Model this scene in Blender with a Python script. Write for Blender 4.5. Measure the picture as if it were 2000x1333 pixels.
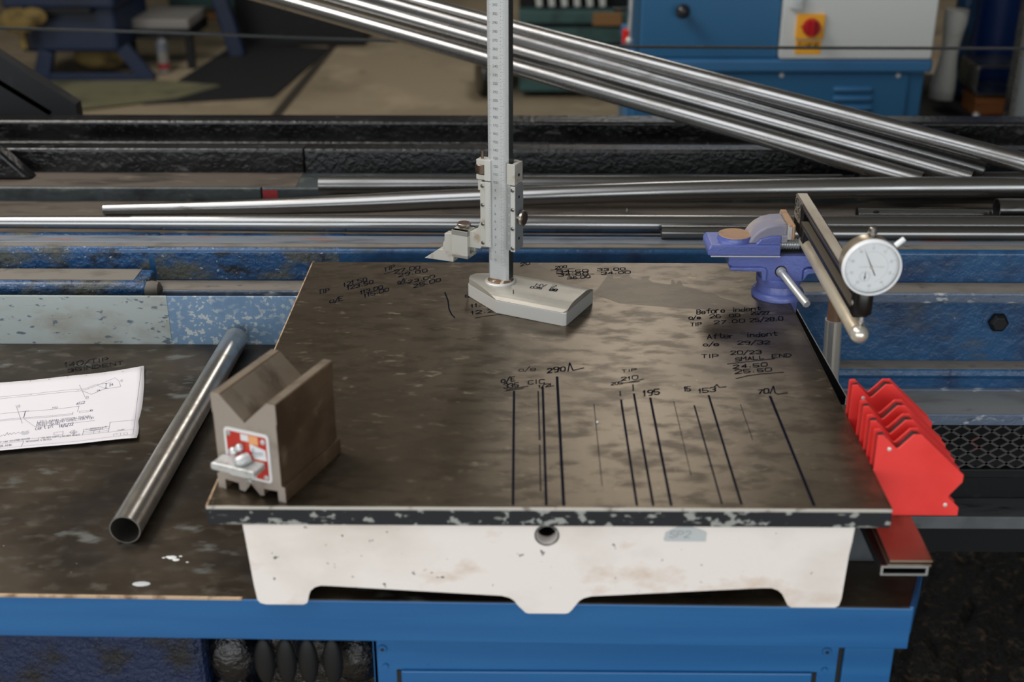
import bpy, math, random
from mathutils import Vector, Matrix, geometry

for o in list(bpy.data.objects):
    bpy.data.objects.remove(o)
S = bpy.context.scene
C = S.collection
random.seed(7)

# ------------------------------------------------------------------ camera
# metres; origin = front-left corner of the surface plate's top, X right, Y away, Z up
cam = bpy.data.cameras.new('camera')
cam.lens, cam.sensor_width, cam.sensor_fit = 43.892, 36.0, 'HORIZONTAL'
cam.clip_start, cam.clip_end = 0.05, 60
cam.dof.use_dof = True
cam.dof.focus_distance = 1.56
cam.dof.aperture_fstop = 4.6
cam_o = bpy.data.objects.new('camera', cam)
pitch, yaw, roll = 0.428912, 0.0111612, -0.00094785
fw = Vector((-math.sin(yaw) * math.cos(pitch), math.cos(yaw) * math.cos(pitch), -math.sin(pitch)))
rt = Vector((math.cos(yaw), math.sin(yaw), 0))
up = rt.cross(fw)
r2 = rt * math.cos(roll) + up * math.sin(roll)
u2 = up * math.cos(roll) - rt * math.sin(roll)
mw = Matrix((r2, u2, -fw)).transposed().to_4x4()
mw.translation = Vector((0.283556, -0.948959, 0.597321))
cam_o.matrix_world = mw
C.objects.link(cam_o)
S.camera = cam_o

# ------------------------------------------------------------------ light
S.view_settings.view_transform = 'Standard'
S.view_settings.look = 'None'
S.view_settings.gamma = 1
S.view_settings.use_curve_mapping = False
S.view_settings.exposure = -0.22

world = bpy.data.worlds.new('overcast_sky')
S.world = world
world.use_nodes = True
bg = world.node_tree.nodes['Background']
bg.inputs[0].default_value = (0.92, 0.97, 1.0, 1)
bg.inputs[1].default_value = 3.6

def area(name, loc, target, sx, sy, power, col, portal=False):
    l = bpy.data.lights.new(name, 'AREA')
    l.shape, l.size, l.size_y, l.energy, l.color = 'RECTANGLE', sx, sy, power, col
    if portal:
        l.cycles.is_portal = True
    o = bpy.data.objects.new(name, l)
    o.location = loc
    o.rotation_euler = (Vector(target) - Vector(loc)).to_track_quat('-Z', 'Y').to_euler()
    C.objects.link(o)
    return o
FLOOR = -0.90
CEIL = 3.1
area('door_portal', (-0.5, -4.45, 0.5), (-0.5, 5, 0.5), 10.1, 2.8, 1, (1, 1, 1), True)
area('roof_light_front', (-1.6, -1.0, CEIL - 0.05), (-1.6, -1.0, -5), 3.2, 3.0, 95, (0.95, 0.97, 1.0))
area('roof_light_left', (-2.2, 1.3, CEIL - 0.05), (-2.2, 1.3, -5), 1.8, 1.8, 150, (1.0, 0.93, 0.84))
area('roof_light_far', (1.0, 6.2, CEIL - 0.05), (1.0, 6.2, -5), 0.9, 2.6, 58, (1.0, 0.95, 0.88))

# ------------------------------------------------------------------ materials
def rgb(r, g, b):
    f = lambda c: (c / 255 / 12.92) if c / 255 <= 0.04045 else ((c / 255 + 0.055) / 1.055) ** 2.4
    return (f(r), f(g), f(b), 1)
MATS = {}
def mat(name, col, rough=0.5, metal=0.0, layers=(), rvar=None, bump=None, coat=0, emit=None, spec=0.5, bump2=None):
    """layers: (colour, scale or (sx,sy,sz), lo, hi, detail[, rough])  noise-masked colour over the base.
    rvar: (scale, lo rough, hi rough); bump: (scale, strength, distance)"""
    m = bpy.data.materials.new(name)
    m.use_nodes = True
    nt = m.node_tree
    N, L = nt.nodes, nt.links
    p = N['Principled BSDF']
    p.inputs['Base Color'].default_value = col
    p.inputs['Roughness'].default_value = rough
    p.inputs['Metallic'].default_value = metal
    p.inputs['Specular IOR Level'].default_value = spec
    if coat:
        p.inputs['Coat Weight'].default_value = coat
        p.inputs['Coat Roughness'].default_value = 0.12
    tc = N.new('ShaderNodeTexCoord')
    def noise(scale, detail=4, seed=0, dist=0.0, ro=0.55):
        mp = N.new('ShaderNodeMapping')
        sc = scale if isinstance(scale, tuple) else (scale,) * 3
        mp.inputs['Scale'].default_value = sc
        mp.inputs['Location'].default_value = (seed * 3.17, seed * 1.71, seed * 2.3)
        L.new(tc.outputs['Object'], mp.inputs['Vector'])
        n = N.new('ShaderNodeTexNoise')
        n.inputs['Scale'].default_value = 1.0
        n.inputs['Detail'].default_value = detail
        n.inputs['Roughness'].default_value = ro
        n.inputs['Distortion'].default_value = dist
        L.new(mp.outputs[0], n.inputs['Vector'])
        return n.outputs['Fac']
    def ramp(sock, lo, hi, a=0.0, b=1.0):
        r = N.new('ShaderNodeMapRange')
        r.inputs['From Min'].default_value = lo
        r.inputs['From Max'].default_value = hi
        r.inputs['To Min'].default_value = a
        r.inputs['To Max'].default_value = b
        L.new(sock, r.inputs['Value'])
        return r.outputs[0]
    cs = rs = None
    for i, ly in enumerate(layers):
        c2, sc, lo, hi, det = ly[:5]
        fac = ramp(noise(sc, det, i + 1), lo, hi)
        mx = N.new('ShaderNodeMix')
        mx.data_type = 'RGBA'
        mx.inputs[6].default_value = col
        if cs:
            L.new(cs, mx.inputs[6])
        mx.inputs[7].default_value = c2
        L.new(fac, mx.inputs[0])
        cs = mx.outputs[2]
        if len(ly) > 5:
            mr = N.new('ShaderNodeMix')
            mr.inputs[2].default_value = rough
            if rs:
                L.new(rs, mr.inputs[2])
            mr.inputs[3].default_value = ly[5]
            L.new(fac, mr.inputs[0])
            rs = mr.outputs[0]
    if cs:
        L.new(cs, p.inputs['Base Color'])
    if rvar:
        rs = ramp(noise(rvar[0], 5, 9), 0.3, 0.7, rvar[1], rvar[2])
    if rs:
        L.new(rs, p.inputs['Roughness'])
    prev = None
    for bp in (bump, bump2):
        if bp:
            b = N.new('ShaderNodeBump')
            b.inputs['Strength'].default_value = bp[1]
            b.inputs['Distance'].default_value = bp[2]
            L.new(noise(bp[0], 5, 5), b.inputs['Height'])
            if prev:
                L.new(prev, b.inputs['Normal'])
            prev = b.outputs[0]
    if prev:
        L.new(prev, p.inputs['Normal'])
    MATS[name] = m
    return m

W_ = lambda v: (v, v, v, 1)
mat('plate_top', rgb(112, 101, 86), 0.33, 0.8, [(rgb(86, 76, 63), (30, 60, 30), .46, .62, 7, .38), (rgb(146, 134, 116), (55, 110, 55), .60, .74, 8, .48), (rgb(92, 82, 68), 4, .5, .7, 4), (rgb(180, 168, 150), (16, 30, 16), .70, .76, 8, .5), (rgb(190, 180, 165), 420, .76, .80, 2)], bump=(260, .08, .0006))
mat('plate_steel_edge', rgb(206, 202, 194), 0.4, 0.3, [(rgb(130, 124, 116), 60, .58, .7, 4)])
mat('plate_edge_paint', rgb(20, 25, 33), 0.45, 0.0, [(rgb(150, 152, 148), (90, 60, 120), .585, .61, 7), (rgb(128, 130, 126), (40, 40, 160), .64, .67, 6)], bump=(220, .3, .0008))
mat('plate_base_white', rgb(238, 230, 225), 0.5, 0.0, [(rgb(200, 168, 138), (14, 14, 22), .57, .78, 6), (rgb(214, 204, 194), (6, 6, 9), .48, .72, 5), (rgb(40, 44, 54), (110, 80, 150), .70, .715, 4)], bump=(70, .12, .002))
mat('ink', rgb(12, 16, 30), 0.7, 0.0, spec=0.05)
mat('ink_faint', rgb(34, 34, 38), 0.7, 0.0, spec=0.1)
mat('stain', rgb(86, 76, 63), 0.36, 0.8, [(rgb(76, 67, 55), (30, 60, 30), .42, .62, 7), (rgb(112, 101, 86), (55, 110, 55), .60, .74, 8, .45)])
mat('tape_grey', rgb(190, 194, 196), 0.4)
mat('pencil', rgb(120, 124, 134), 0.5)
mat('dark_hole', rgb(14, 14, 15), 0.6)
mat('bench_steel', rgb(68, 59, 47), 0.40, 0.35, [(rgb(48, 40, 31), (8, 14, 8), .45, .64, 7, .34), (rgb(82, 77, 69), (45, 70, 45), .52, .72, 9, .5), (rgb(40, 34, 28), (5, 8, 5), .42, .60, 5), (rgb(96, 98, 95), (16, 34, 16), .60, .70, 10, .5), (rgb(205, 200, 190), 230, .79, .80, 2)], bump=(120, .12, .001))
mat('bench_blue', rgb(28, 90, 146), 0.36, 0.0, [(rgb(36, 98, 152), (3, 3, 60), .4, .65, 3), (rgb(26, 70, 120), 90, .72, .76, 3)], bump=(160, .05, .0008))
mat('edge_bare', rgb(196, 170, 140), 0.5, 0.2, [(rgb(120, 90, 60), 70, .5, .7, 4)])
mat('upstand_grey', rgb(156, 164, 162), 0.5, 0.0, [(rgb(136, 134, 124), (14, 20, 24), .46, .7, 7), (rgb(86, 98, 110), (60, 60, 140), .60, .64, 8), (rgb(84, 96, 108), (8, 60, 300), .68, .72, 4), (rgb(176, 184, 182), 12, .55, .7, 4)], bump=(90, .1, .001))
mat('upstand_blue', rgb(108, 136, 164), 0.5, 0.0, [(rgb(178, 184, 184), (110, 90, 130), .53, .57, 7), (rgb(94, 124, 154), 18, .5, .7, 4)], bump=(110, .25, .001))
mat('machine_blue', rgb(28, 76, 118), 0.34, 0.0, [(rgb(22, 50, 86), 14, .45, .66, 5), (rgb(58, 64, 68), (9, 20, 16), .58, .72, 7, .6), (rgb(120, 134, 150), (90, 90, 120), .72, .76, 5)], bump=(70, .5, .004), coat=.2)
mat('machine_blue_worn', rgb(26, 74, 120), 0.28, 0.0, [(rgb(80, 84, 80), (14, 30, 22), .48, .60, 8, .7), (rgb(28, 40, 54), (30, 40, 40), .54, .64, 6), (rgb(164, 176, 186), (170, 90, 240), .66, .70, 5)], bump=(95, .8, .008), coat=.3)
mat('casting_navy', rgb(14, 36, 74), 0.14, 0.0, [(rgb(22, 25, 30), (14, 30, 14), .48, .60, 7, .4)], bump=(110, .8, .008), bump2=(260, .6, .004))
mat('dust_ledge', rgb(116, 111, 104), 0.8, 0.0, [(rgb(94, 88, 80), (20, 40, 20), .5, .7, 6), (rgb(60, 60, 64), (30, 60, 30), .64, .74, 6)], bump=(120, .2, .001))
mat('chipped_edge', rgb(92, 104, 124), 0.4, 0.0, [(rgb(180, 184, 188), (40, 90, 90), .56, .66, 6), (rgb(48, 54, 62), (50, 90, 90), .62, .72, 6)], bump=(90, .6, .003))
mat('rust_strip', rgb(112, 120, 130), 0.5, 0.2, [(rgb(74, 80, 88), (10, 60, 60), .5, .7, 6), (rgb(158, 84, 54), (7, 90, 90), .60, .68, 6)], bump=(100, .3, .001))
mat('oily_black', rgb(13, 13, 15), 0.1, 0.0, [(rgb(44, 43, 43), (12, 30, 30), .60, .74, 6, .45), (rgb(70, 36, 30), 9, .70, .78, 5)], bump=(110, .55, .006), bump2=(300, .4, .002), spec=.6)
mat('oily_beam', rgb(30, 30, 31), 0.22, 0.0, [(rgb(12, 12, 14), (8, 25, 20), .42, .62, 6, .12), (rgb(84, 82, 80), (20, 40, 40), .64, .76, 6, .4)], bump=(90, .45, .005))
mat('brown_flat', rgb(84, 76, 68), 0.6, 0.1, [(rgb(54, 48, 44), (9, 30, 20), .5, .68, 6), (rgb(110, 100, 88), (20, 50, 20), .6, .75, 6)], bump=(80, .3, .002))
mat('green_grey_face', rgb(62, 70, 72), 0.45, 0.1, [(rgb(104, 112, 104), (16, 40, 40), .58, .70, 7), (rgb(40, 44, 48), 20, .5, .7, 5)], bump=(80, .5, .003))
mat('red_paint', rgb(150, 44, 50), 0.5, 0.0, [(rgb(80, 40, 46), 40, .5, .66, 5)])
mat('grey_tray', rgb(104, 108, 110), 0.65, 0.0, [(rgb(80, 82, 84), (9, 30, 9), .5, .7, 6), (rgb(54, 56, 58), (10, 25, 10), .62, .70, 5)], bump=(150, .15, .001))
mat('tube_steel', rgb(150, 150, 150), 0.25, 0.95, [(rgb(128, 126, 123), (3, 30, 30), .5, .72, 5, .33), (rgb(100, 92, 84), (8, 60, 60), .68, .78, 5)], bump=(300, .03, .0003))
mat('tube_dark', rgb(128, 128, 128), 0.27, 0.95, [(rgb(102, 100, 97), (3, 30, 30), .5, .72, 5, .36), (rgb(80, 68, 58), (10, 60, 60), .68, .78, 5)], bump=(300, .03, .0003))
mat('tube_bright', rgb(206, 203, 198), 0.3, 1.0, [(rgb(184, 176, 166), (60, 60, 4), .5, .7, 4, .36)])
mat('tube_inside', rgb(30, 30, 32), 0.6, 0.4)
mat('rope_steel', rgb(64, 66, 68), 0.5, 0.6, bump=(600, .6, .002))
mat('swarf', rgb(34, 31, 29), 0.45, 0.1, [(rgb(92, 74, 56), 60, .54, .64, 6), (rgb(160, 154, 146), 150, .70, .74, 3)], bump=(90, 1.0, .01))
mat('mesh_steel', rgb(74, 72, 74), 0.5, 0.3, [(rgb(120, 62, 56), 12, .58, .68, 4)])
mat('black_paint', rgb(20, 21, 23), 0.55, 0.0, [(rgb(44, 44, 46), 30, .6, .75, 5)], spec=.3)
mat('matt_black', rgb(10, 10, 11), 0.8, 0.0, spec=.05)
mat('black_plastic', rgb(18, 18, 19), 0.3)
mat('pale_edge', rgb(176, 178, 178), 0.35, 0.5)
mat('gauge_satin', rgb(196, 199, 199), 0.36, 0.35, [(rgb(178, 180, 178), 20, .5, .7, 4)])
mat('gauge_top', rgb(180, 176, 167), 0.42, 0.5, [(rgb(162, 157, 148), 25, .5, .7, 4), (rgb(206, 202, 194), 500, .76, .79, 2)])
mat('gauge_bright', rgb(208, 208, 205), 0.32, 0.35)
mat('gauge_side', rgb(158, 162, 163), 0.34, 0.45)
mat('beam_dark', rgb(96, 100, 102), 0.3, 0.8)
mat('gauge_worn', rgb(192, 190, 182), 0.42, 0.3, [(rgb(166, 152, 132), 60, .58, .72, 5)])
mat('knob_bronze', rgb(112, 96, 84), 0.36, 0.8, [(rgb(70, 52, 40), 90, .5, .66, 4)])
mat('knob_rim', rgb(176, 168, 158), 0.32, 0.9)
mat('engrave', rgb(96, 100, 104), 0.6)
mat('engrave_dark', rgb(56, 58, 62), 0.6)
mat('rust_brown', rgb(110, 84, 58), 0.6, 0.2, [(rgb(190, 184, 172), 130, .5, .6, 4)])
mat('screw_steel', rgb(150, 148, 142), 0.3, 0.95)
mat('vblock_side', rgb(114, 93, 73), 0.5, 0.35, [(rgb(84, 66, 51), (14, 14, 14), .45, .66, 6), (rgb(142, 122, 100), 40, .6, .75, 6)], bump=(140, .15, .0008))
mat('vblock_ground', rgb(166, 152, 136), 0.36, 0.6, [(rgb(120, 108, 96), (20, 30, 20), .48, .66, 6, .45), (rgb(190, 178, 164), 50, .6, .75, 5)])
mat('vblock_front', rgb(164, 154, 146), 0.45, 0.4, [(rgb(136, 124, 114), 30, .5, .7, 5)])
mat('label_white', rgb(214, 216, 216), 0.4)
mat('label_red', rgb(176, 44, 34), 0.4, 0.0, [(rgb(206, 104, 50), (60, 60, 40), .52, .66, 3)])
mat('label_orange', rgb(222, 158, 110), 0.4)
mat('bright_red', rgb(214, 36, 30), 0.35)
mat('cast_alloy', rgb(196, 198, 198), 0.4, 0.35, [(rgb(150, 148, 144), 70, .5, .68, 5)])
mat('vise_blue', rgb(88, 101, 166), 0.34, 0.0, [(rgb(96, 110, 176), 30, .5, .7, 4)], bump=(330, .35, .0016), coat=.25)
mat('vise_worn', rgb(132, 130, 146), 0.6, 0.0, [(rgb(160, 152, 144), 26, .45, .66, 6), (rgb(90, 100, 160), 18, .6, .72, 5)], bump=(200, .2, .001))
mat('copper_tan', rgb(186, 150, 118), 0.5, 0.4, [(rgb(150, 118, 92), 60, .5, .7, 5)])
mat('anvil_tan', rgb(172, 138, 112), 0.6, 0.25, [(rgb(136, 108, 88), 40, .5, .7, 5), (rgb(84, 76, 56), 50, .68, .74, 4)])
mat('zinc', rgb(206, 208, 208), 0.32, 0.55)
mat('arm_black', rgb(13, 13, 14), 0.3, 0.0, spec=.3)
mat('arm_top', rgb(188, 180, 166), 0.55, 0.3, [(rgb(166, 156, 142), (40, 8, 40), .5, .7, 5)])
mat('arm_edge', rgb(104, 96, 85), 0.5, 0.2)
mat('logo_silver', rgb(206, 200, 188), 0.4, 0.1)
mat('mandrel', rgb(206, 196, 176), 0.36, 0.45, [(rgb(180, 166, 142), (40, 10, 40), .5, .68, 6), (rgb(84, 78, 70), (60, 20, 60), .71, .76, 5)])
mat('ball_steel', rgb(214, 208, 196), 0.25, 0.6)
mat('dial_white', rgb(236, 238, 240), 0.4)
mat('dial_case', rgb(196, 182, 160), 0.3, 0.8)
mat('needle_ink', rgb(40, 46, 66), 0.4)
mat('tick_grey', rgb(178, 184, 192), 0.5)
mat('magnet_red', rgb(240, 62, 58), 0.42, 0.0, [(rgb(228, 52, 48), 16, .5, .7, 4), (rgb(150, 40, 40), 70, .74, .78, 4)])
mat('magnet_core', rgb(40, 38, 38), 0.6)
mat('rivet', rgb(222, 222, 220), 0.3, 0.4)
mat('bar_steel', rgb(150, 136, 120), 0.3, 0.85, [(rgb(112, 98, 82), (30, 12, 30), .5, .7, 5)])
mat('riser_grey', rgb(86, 90, 94), 0.5, 0.4, [(rgb(64, 66, 70), 16, .5, .7, 5)])
mat('paper', rgb(222, 219, 225), 0.75, bump=(40, .06, .002))
mat('print_grey', rgb(128, 128, 142), 0.7)
mat('print_blue', rgb(54, 54, 96), 0.7)
mat('chrome', rgb(206, 205, 202), 0.2, 0.7, [(rgb(60, 52, 46), (40, 40, 16), .64, .68, 6, .5)])
mat('rust_post', rgb(120, 92, 74), 0.6, 0.3)
mat('concrete', rgb(152, 139, 116), 0.75, 0.0, [(rgb(132, 120, 99), 1.6, .45, .65, 5), (rgb(100, 90, 74), 5, .62, .72, 5), (rgb(168, 154, 130), 3, .56, .7, 4)], bump=(20, .1, .003))
mat('joint_dark', rgb(52, 46, 38), 0.8)
mat('rubber_mat', rgb(24, 25, 28), 0.7, bump=(60, .2, .003))
mat('lathe_blue', rgb(40, 98, 142), 0.4, bump=(200, .05, .001))
mat('lathe_grey', rgb(200, 204, 204), 0.45)
mat('lathe_grey_blue', rgb(52, 108, 156), 0.4)
mat('switch_yellow', rgb(240, 172, 40), 0.45)
mat('switch_red', rgb(168, 10, 24), 0.35)
mat('dark_knob', rgb(34, 38, 44), 0.25)
mat('deep_blue', rgb(14, 34, 64), 0.5, 0.0, [(rgb(9, 22, 44), 4, .5, .7, 4)])
mat('column_blue', rgb(12, 48, 110), 0.4)
mat('cloth_white', rgb(200, 200, 194), 0.85, 0.0, [(rgb(150, 150, 144), 14, .52, .7, 5)], bump=(40, .5, .01))
mat('wood', rgb(150, 92, 48), 0.6, 0.0, [(rgb(104, 60, 30), (4, 40, 40), .5, .7, 5)])
mat('cardboard', rgb(138, 104, 66), 0.8)
mat('teal_paint', rgb(58, 92, 92), 0.5, 0.0, [(rgb(40, 62, 64), 8, .5, .7, 5)])
mat('rag_yellow', rgb(120, 102, 56), 0.85, 0.0, [(rgb(66, 54, 30), 12, .5, .68, 5)], bump=(30, .6, .01))
mat('canvas', rgb(112, 110, 84), 0.9, 0.0, [(rgb(84, 84, 66), 5, .5, .7, 5)])
mat('bottle_white', rgb(128, 125, 122), 0.4)
mat('grey_sheet', rgb(140, 148, 152), 0.5)
mat('wall_paint', rgb(120, 120, 116), 0.8)
mat('ceiling_paint', rgb(150, 146, 138), 0.85)
mat('green_lamp', rgb(190, 200, 204), 0.3)
mat('mag_glow', rgb(60, 60, 60), 0.5)

def glass_mat():
    m = bpy.data.materials.new('dial_glass')
    m.use_nodes = True
    N, L = m.node_tree.nodes, m.node_tree.links
    N.clear()
    out = N.new('ShaderNodeOutputMaterial')
    mix = N.new('ShaderNodeMixShader')
    fr = N.new('ShaderNodeFresnel')
    fr.inputs[0].default_value = 1.45
    tr = N.new('ShaderNodeBsdfTransparent')
    gl = N.new('ShaderNodeBsdfGlossy')
    gl.inputs['Roughness'].default_value = 0.03
    L.new(fr.outputs[0], mix.inputs[0])
    L.new(tr.outputs[0], mix.inputs[1])
    L.new(gl.outputs[0], mix.inputs[2])
    L.new(mix.outputs[0], out.inputs[0])
    MATS['dial_glass'] = m
glass_mat()

# ------------------------------------------------------------------ mesh helpers
def V3(*a):
    return Vector(a)
class MB:
    def __init__(s):
        s.v, s.f, s.sm = [], [], []
    def add(s, vs, fs, smooth=False):
        b = len(s.v)
        s.v += [tuple(v) for v in vs]
        for f in fs:
            s.f.append([i + b for i in f])
            s.sm.append(smooth)
        return s
    def box(s, x0, x1, y0, y1, z0, z1):
        vs = [(x, y, z) for z in (z0, z1) for y in (y0, y1) for x in (x0, x1)]
        return s.add(vs, [(0, 2, 3, 1), (4, 5, 7, 6), (0, 1, 5, 4), (2, 6, 7, 3), (0, 4, 6, 2), (1, 3, 7, 5)])
    def bar(s, p0, p1, w, h, upv=(0, 0, 1)):
        p0, p1 = Vector(p0), Vector(p1)
        d = (p1 - p0).normalized()
        sd = d.cross(Vector(upv)).normalized() * (w / 2)
        u = sd.normalized().cross(d) * (h / 2)
        vs = [p + a * sd + b * u for p in (p0, p1) for b in (-1, 1) for a in (-1, 1)]
        return s.add(vs, [(0, 1, 3, 2), (4, 6, 7, 5), (0, 4, 5, 1), (2, 3, 7, 6), (0, 2, 6, 4), (1, 5, 7, 3)])
    def frame(s, axis):
        a = Vector(axis).normalized()
        t = Vector((0, 0, 1)) if abs(a.z) < 0.9 else Vector((1, 0, 0))
        x = t.cross(a).normalized()
        return x, a.cross(x), a
    def lathe(s, prof, o, axis=(0, 0, 1), n=32, cap0=True, cap1=True, smooth=True):
        x, y, a = s.frame(axis)
        o = Vector(o)
        vs, fs = [], []
        for r, h in prof:
            for k in range(n):
                t = 2 * math.pi * k / n
                vs.append(o + a * h + (x * math.cos(t) + y * math.sin(t)) * r)
        for i in range(len(prof) - 1):
            for k in range(n):
                k2 = (k + 1) % n
                fs.append((i * n + k, i * n + k2, (i + 1) * n + k2, (i + 1) * n + k))
        s.add(vs, fs, smooth)
        b = len(s.v) - len(vs)
        if cap0:
            s.f.append([b + k for k in reversed(range(n))]); s.sm.append(False)
        if cap1:
            s.f.append([b + (len(prof) - 1) * n + k for k in range(n)]); s.sm.append(False)
        return s
    def cyl(s, p0, p1, r0, r1=None, n=28, cap=True):
        p0, p1 = Vector(p0), Vector(p1)
        return s.lathe([(r0, 0), (r0 if r1 is None else r1, (p1 - p0).length)], p0, p1 - p0, n, cap, cap)
    def tube(s, p0, p1, R, r, n=40, stations=None):
        p0, p1 = Vector(p0), Vector(p1)
        ln = (p1 - p0).length
        st = stations or [(0, 1), (1, 1)]
        prof = [(R * k, ln * t) for t, k in st]
        inner = [((R * k) - (R - r), ln * t) for t, k in reversed(st)]
        return s.lathe(prof + inner + [prof[0]], p0, p1 - p0, n, False, False)
    def sphere(s, c, r, n=24, m=14, squash=(1, 1, 1)):
        vs, fs = [], []
        for i in range(1, m):
            t = math.pi * i / m
            for k in range(n):
                p = 2 * math.pi * k / n
                vs.append((c[0] + r * squash[0] * math.sin(t) * math.cos(p), c[1] + r * squash[1] * math.sin(t) * math.sin(p), c[2] + r * squash[2] * math.cos(t)))
        vs += [(c[0], c[1], c[2] + r * squash[2]), (c[0], c[1], c[2] - r * squash[2])]
        T, B = len(vs) - 2, len(vs) - 1
        for k in range(n):
            k2 = (k + 1) % n
            fs.append((T, k, k2)); fs.append((B, (m - 2) * n + k2, (m - 2) * n + k))
            for i in range(m - 2):
                fs.append((i * n + k, (i + 1) * n + k, (i + 1) * n + k2, i * n + k2))
        return s.add(vs, fs, True)
    def prism(s, outer, d0, d1, plane='xz', holes=(), smooth_sides=False):
        mp = {'xz': lambda a, b, d: (a, d, b), 'xy': lambda a, b, d: (a, b, d), 'yz': lambda a, b, d: (d, a, b)}[plane]
        loops = [list(outer)] + [list(h) for h in holes]
        flat = [p for l in loops for p in l]
        tri = geometry.tessellate_polygon([[Vector((a, b, 0)) for a, b in l] for l in loops])
        n = len(flat)
        vs = [mp(a, b, d0) for a, b in flat] + [mp(a, b, d1) for a, b in flat]
        if holes:
            fs = [tuple(t) for t in tri] + [tuple(i + n for i in reversed(t)) for t in tri]
        else:
            fs = [tuple(range(n)), tuple(n + i for i in reversed(range(n)))]
        b = 0
        sides = []
        for l in loops:
            m = len(l)
            for k in range(m):
                k2 = (k + 1) % m
                sides.append((b + k2, b + k, n + b + k, n + b + k2))
            b += m
        s.add(vs, fs)
        bb = len(s.v) - len(vs)
        for f in sides:
            s.f.append([i + bb for i in f]); s.sm.append(smooth_sides)
        return s
    def ribbon(s, pts, w, nrm=(0, 0, 1)):
        nrm = Vector(nrm)
        pts = [Vector(p) for p in pts]
        for a, b in zip(pts, pts[1:]):
            d = b - a
            if d.length < 1e-7:
                continue
            d.normalize()
            sd = nrm.cross(d).normalized() * (w / 2)
            e = d * (w * 0.35)
            s.add([a - e - sd, b + e - sd, b + e + sd, a - e + sd], [(0, 1, 2, 3)])
        return s
    def build(s, name, m, parent=None, bevel=0.0, seg=2, loc=None, fix=True):
        me = bpy.data.meshes.new(name)
        me.from_pydata(s.v, [], s.f)
        me.polygons.foreach_set('use_smooth', s.sm)
        me.update()
        if fix:
            import bmesh
            bm = bmesh.new(); bm.from_mesh(me)
            bmesh.ops.recalc_face_normals(bm, faces=bm.faces)
            bm.to_mesh(me); bm.free()
        if any(s.sm):
            me.set_sharp_from_angle(angle=math.radians(42))
        me.materials.append(MATS[m])
        o = bpy.data.objects.new(name, me)
        C.objects.link(o)
        if parent:
            o.parent = parent
        if loc:
            o.location = loc
        if bevel:
            b = o.modifiers.new('bevel', 'BEVEL')
            b.width, b.segments, b.limit_method, b.angle_limit = bevel, seg, 'ANGLE', math.radians(35)
        return o
def tag(o, label, cat, group=None, kind=None):
    if label:
        o['label'] = label
    if cat:
        o['category'] = cat
    if group:
        o['group'] = group
    if kind:
        o['kind'] = kind
    return o
def thing(name, label, cat, loc=(0, 0, 0), rz=0.0, group=None):
    o = bpy.data.objects.new(name, None)
    o.empty_display_size = 0.05
    o.location = loc
    o.rotation_euler = (0, 0, rz)
    C.objects.link(o)
    return tag(o, label, cat, group)
def struct(o):
    o['kind'] = 'structure'
    return o
def arc(cx, cy, r, a0, a1, n=6):
    return [(cx + r * math.cos(math.radians(a0 + (a1 - a0) * i / n)), cy + r * math.sin(math.radians(a0 + (a1 - a0) * i / n))) for i in range(n + 1)]
def circle(cx, cy, r, n=24):
    return [(cx + r * math.cos(2 * math.pi * i / n), cy + r * math.sin(2 * math.pi * i / n)) for i in range(n)]
def rrect(x0, x1, y0, y1, r, n=4):
    return arc(x1 - r, y1 - r, r, 0, 90, n) + arc(x0 + r, y1 - r, r, 90, 180, n) + arc(x0 + r, y0 + r, r, 180, 270, n) + arc(x1 - r, y0 + r, r, 270, 360, n)

# single-stroke lettering: points on a 4 x 6 grid, strokes split by '|'
FONT = {
 '0': '10 01 05 16 36 45 41 30 10', '1': '14 26 20', '2': '05 16 36 45 44 00 40', '3': '05 16 36 45 44 33 23|33 42 41 30 10 01', '4': '30 36 02 42',
 '5': '46 06 03 33 42 41 30 10 01', '6': '36 16 03 01 10 30 41 42 33 13 02', '7': '06 46 10', '8': '13 04 05 16 36 45 44 33 13 02 01 10 30 41 42 33', '9': '44 33 13 04 05 16 36 45 44 30 10',
 '.': '20 21', '/': '0- 47', '-': '03 43', '+': '23 21|13 33', '(': '36 24 22 30', ')': '16 24 22 10', '&': '40 05 16 25 02 10 20 42', ' ': '',
 'A': '00 26 40|12 32', 'B': '00 06 36 45 44 33 03|33 42 41 30 00', 'C': '45 36 16 05 01 10 30 41', 'D': '00 06 26 44 42 20 00', 'E': '46 06 00 40|03 33', 'F': '46 06 00|03 33',
 'G': '45 36 16 05 01 10 30 41 43 23', 'H': '00 06|40 46|03 43', 'I': '20 26', 'J': '46 41 30 10 01', 'K': '00 06|46 03 40', 'L': '06 00 40', 'M': '00 06 23 46 40', 'N': '00 06 40 46',
 'O': '10 01 05 16 36 45 41 30 10', 'P': '00 06 36 45 44 33 03', 'Q': '10 01 05 16 36 45 41 30 10|22 40', 'R': '00 06 36 45 44 33 03|23 40', 'S': '45 36 16 05 04 13 33 42 41 30 10 01',
 'T': '06 46|26 20', 'U': '06 01 10 30 41 46', 'V': '06 20 46', 'W': '06 10 23 30 46', 'X': '00 46|06 40', 'Y': '06 23 46|23 20', 'Z': '06 46 00 40',
 'a': '43 33 13 02 01 10 30 43 41 40', 'c': '43 34 14 03 01 10 30 41', 'd': '43 13 02 01 10 30 41|46 40', 'e': '02 42 43 34 14 03 01 10 30 41', 'f': '46 36 25 20|04 44', 'i': '24 20|25 26',
 'n': '04 00 03 14 34 43 40', 'o': '10 01 03 14 34 43 41 30 10', 'p': '04 0-|03 14 34 43 41 30 10 01', 'r': '04 00 03 14 34', 't': '26 21 30 41|04 44', 'u': '04 01 10 30 41 44|41 40', 'h': '06 00 03 14 34 43 40',
}
ADV = {'.': .55, '1': .6, '/': .8, 'I': .5, ' ': .7, 'i': .5}
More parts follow.
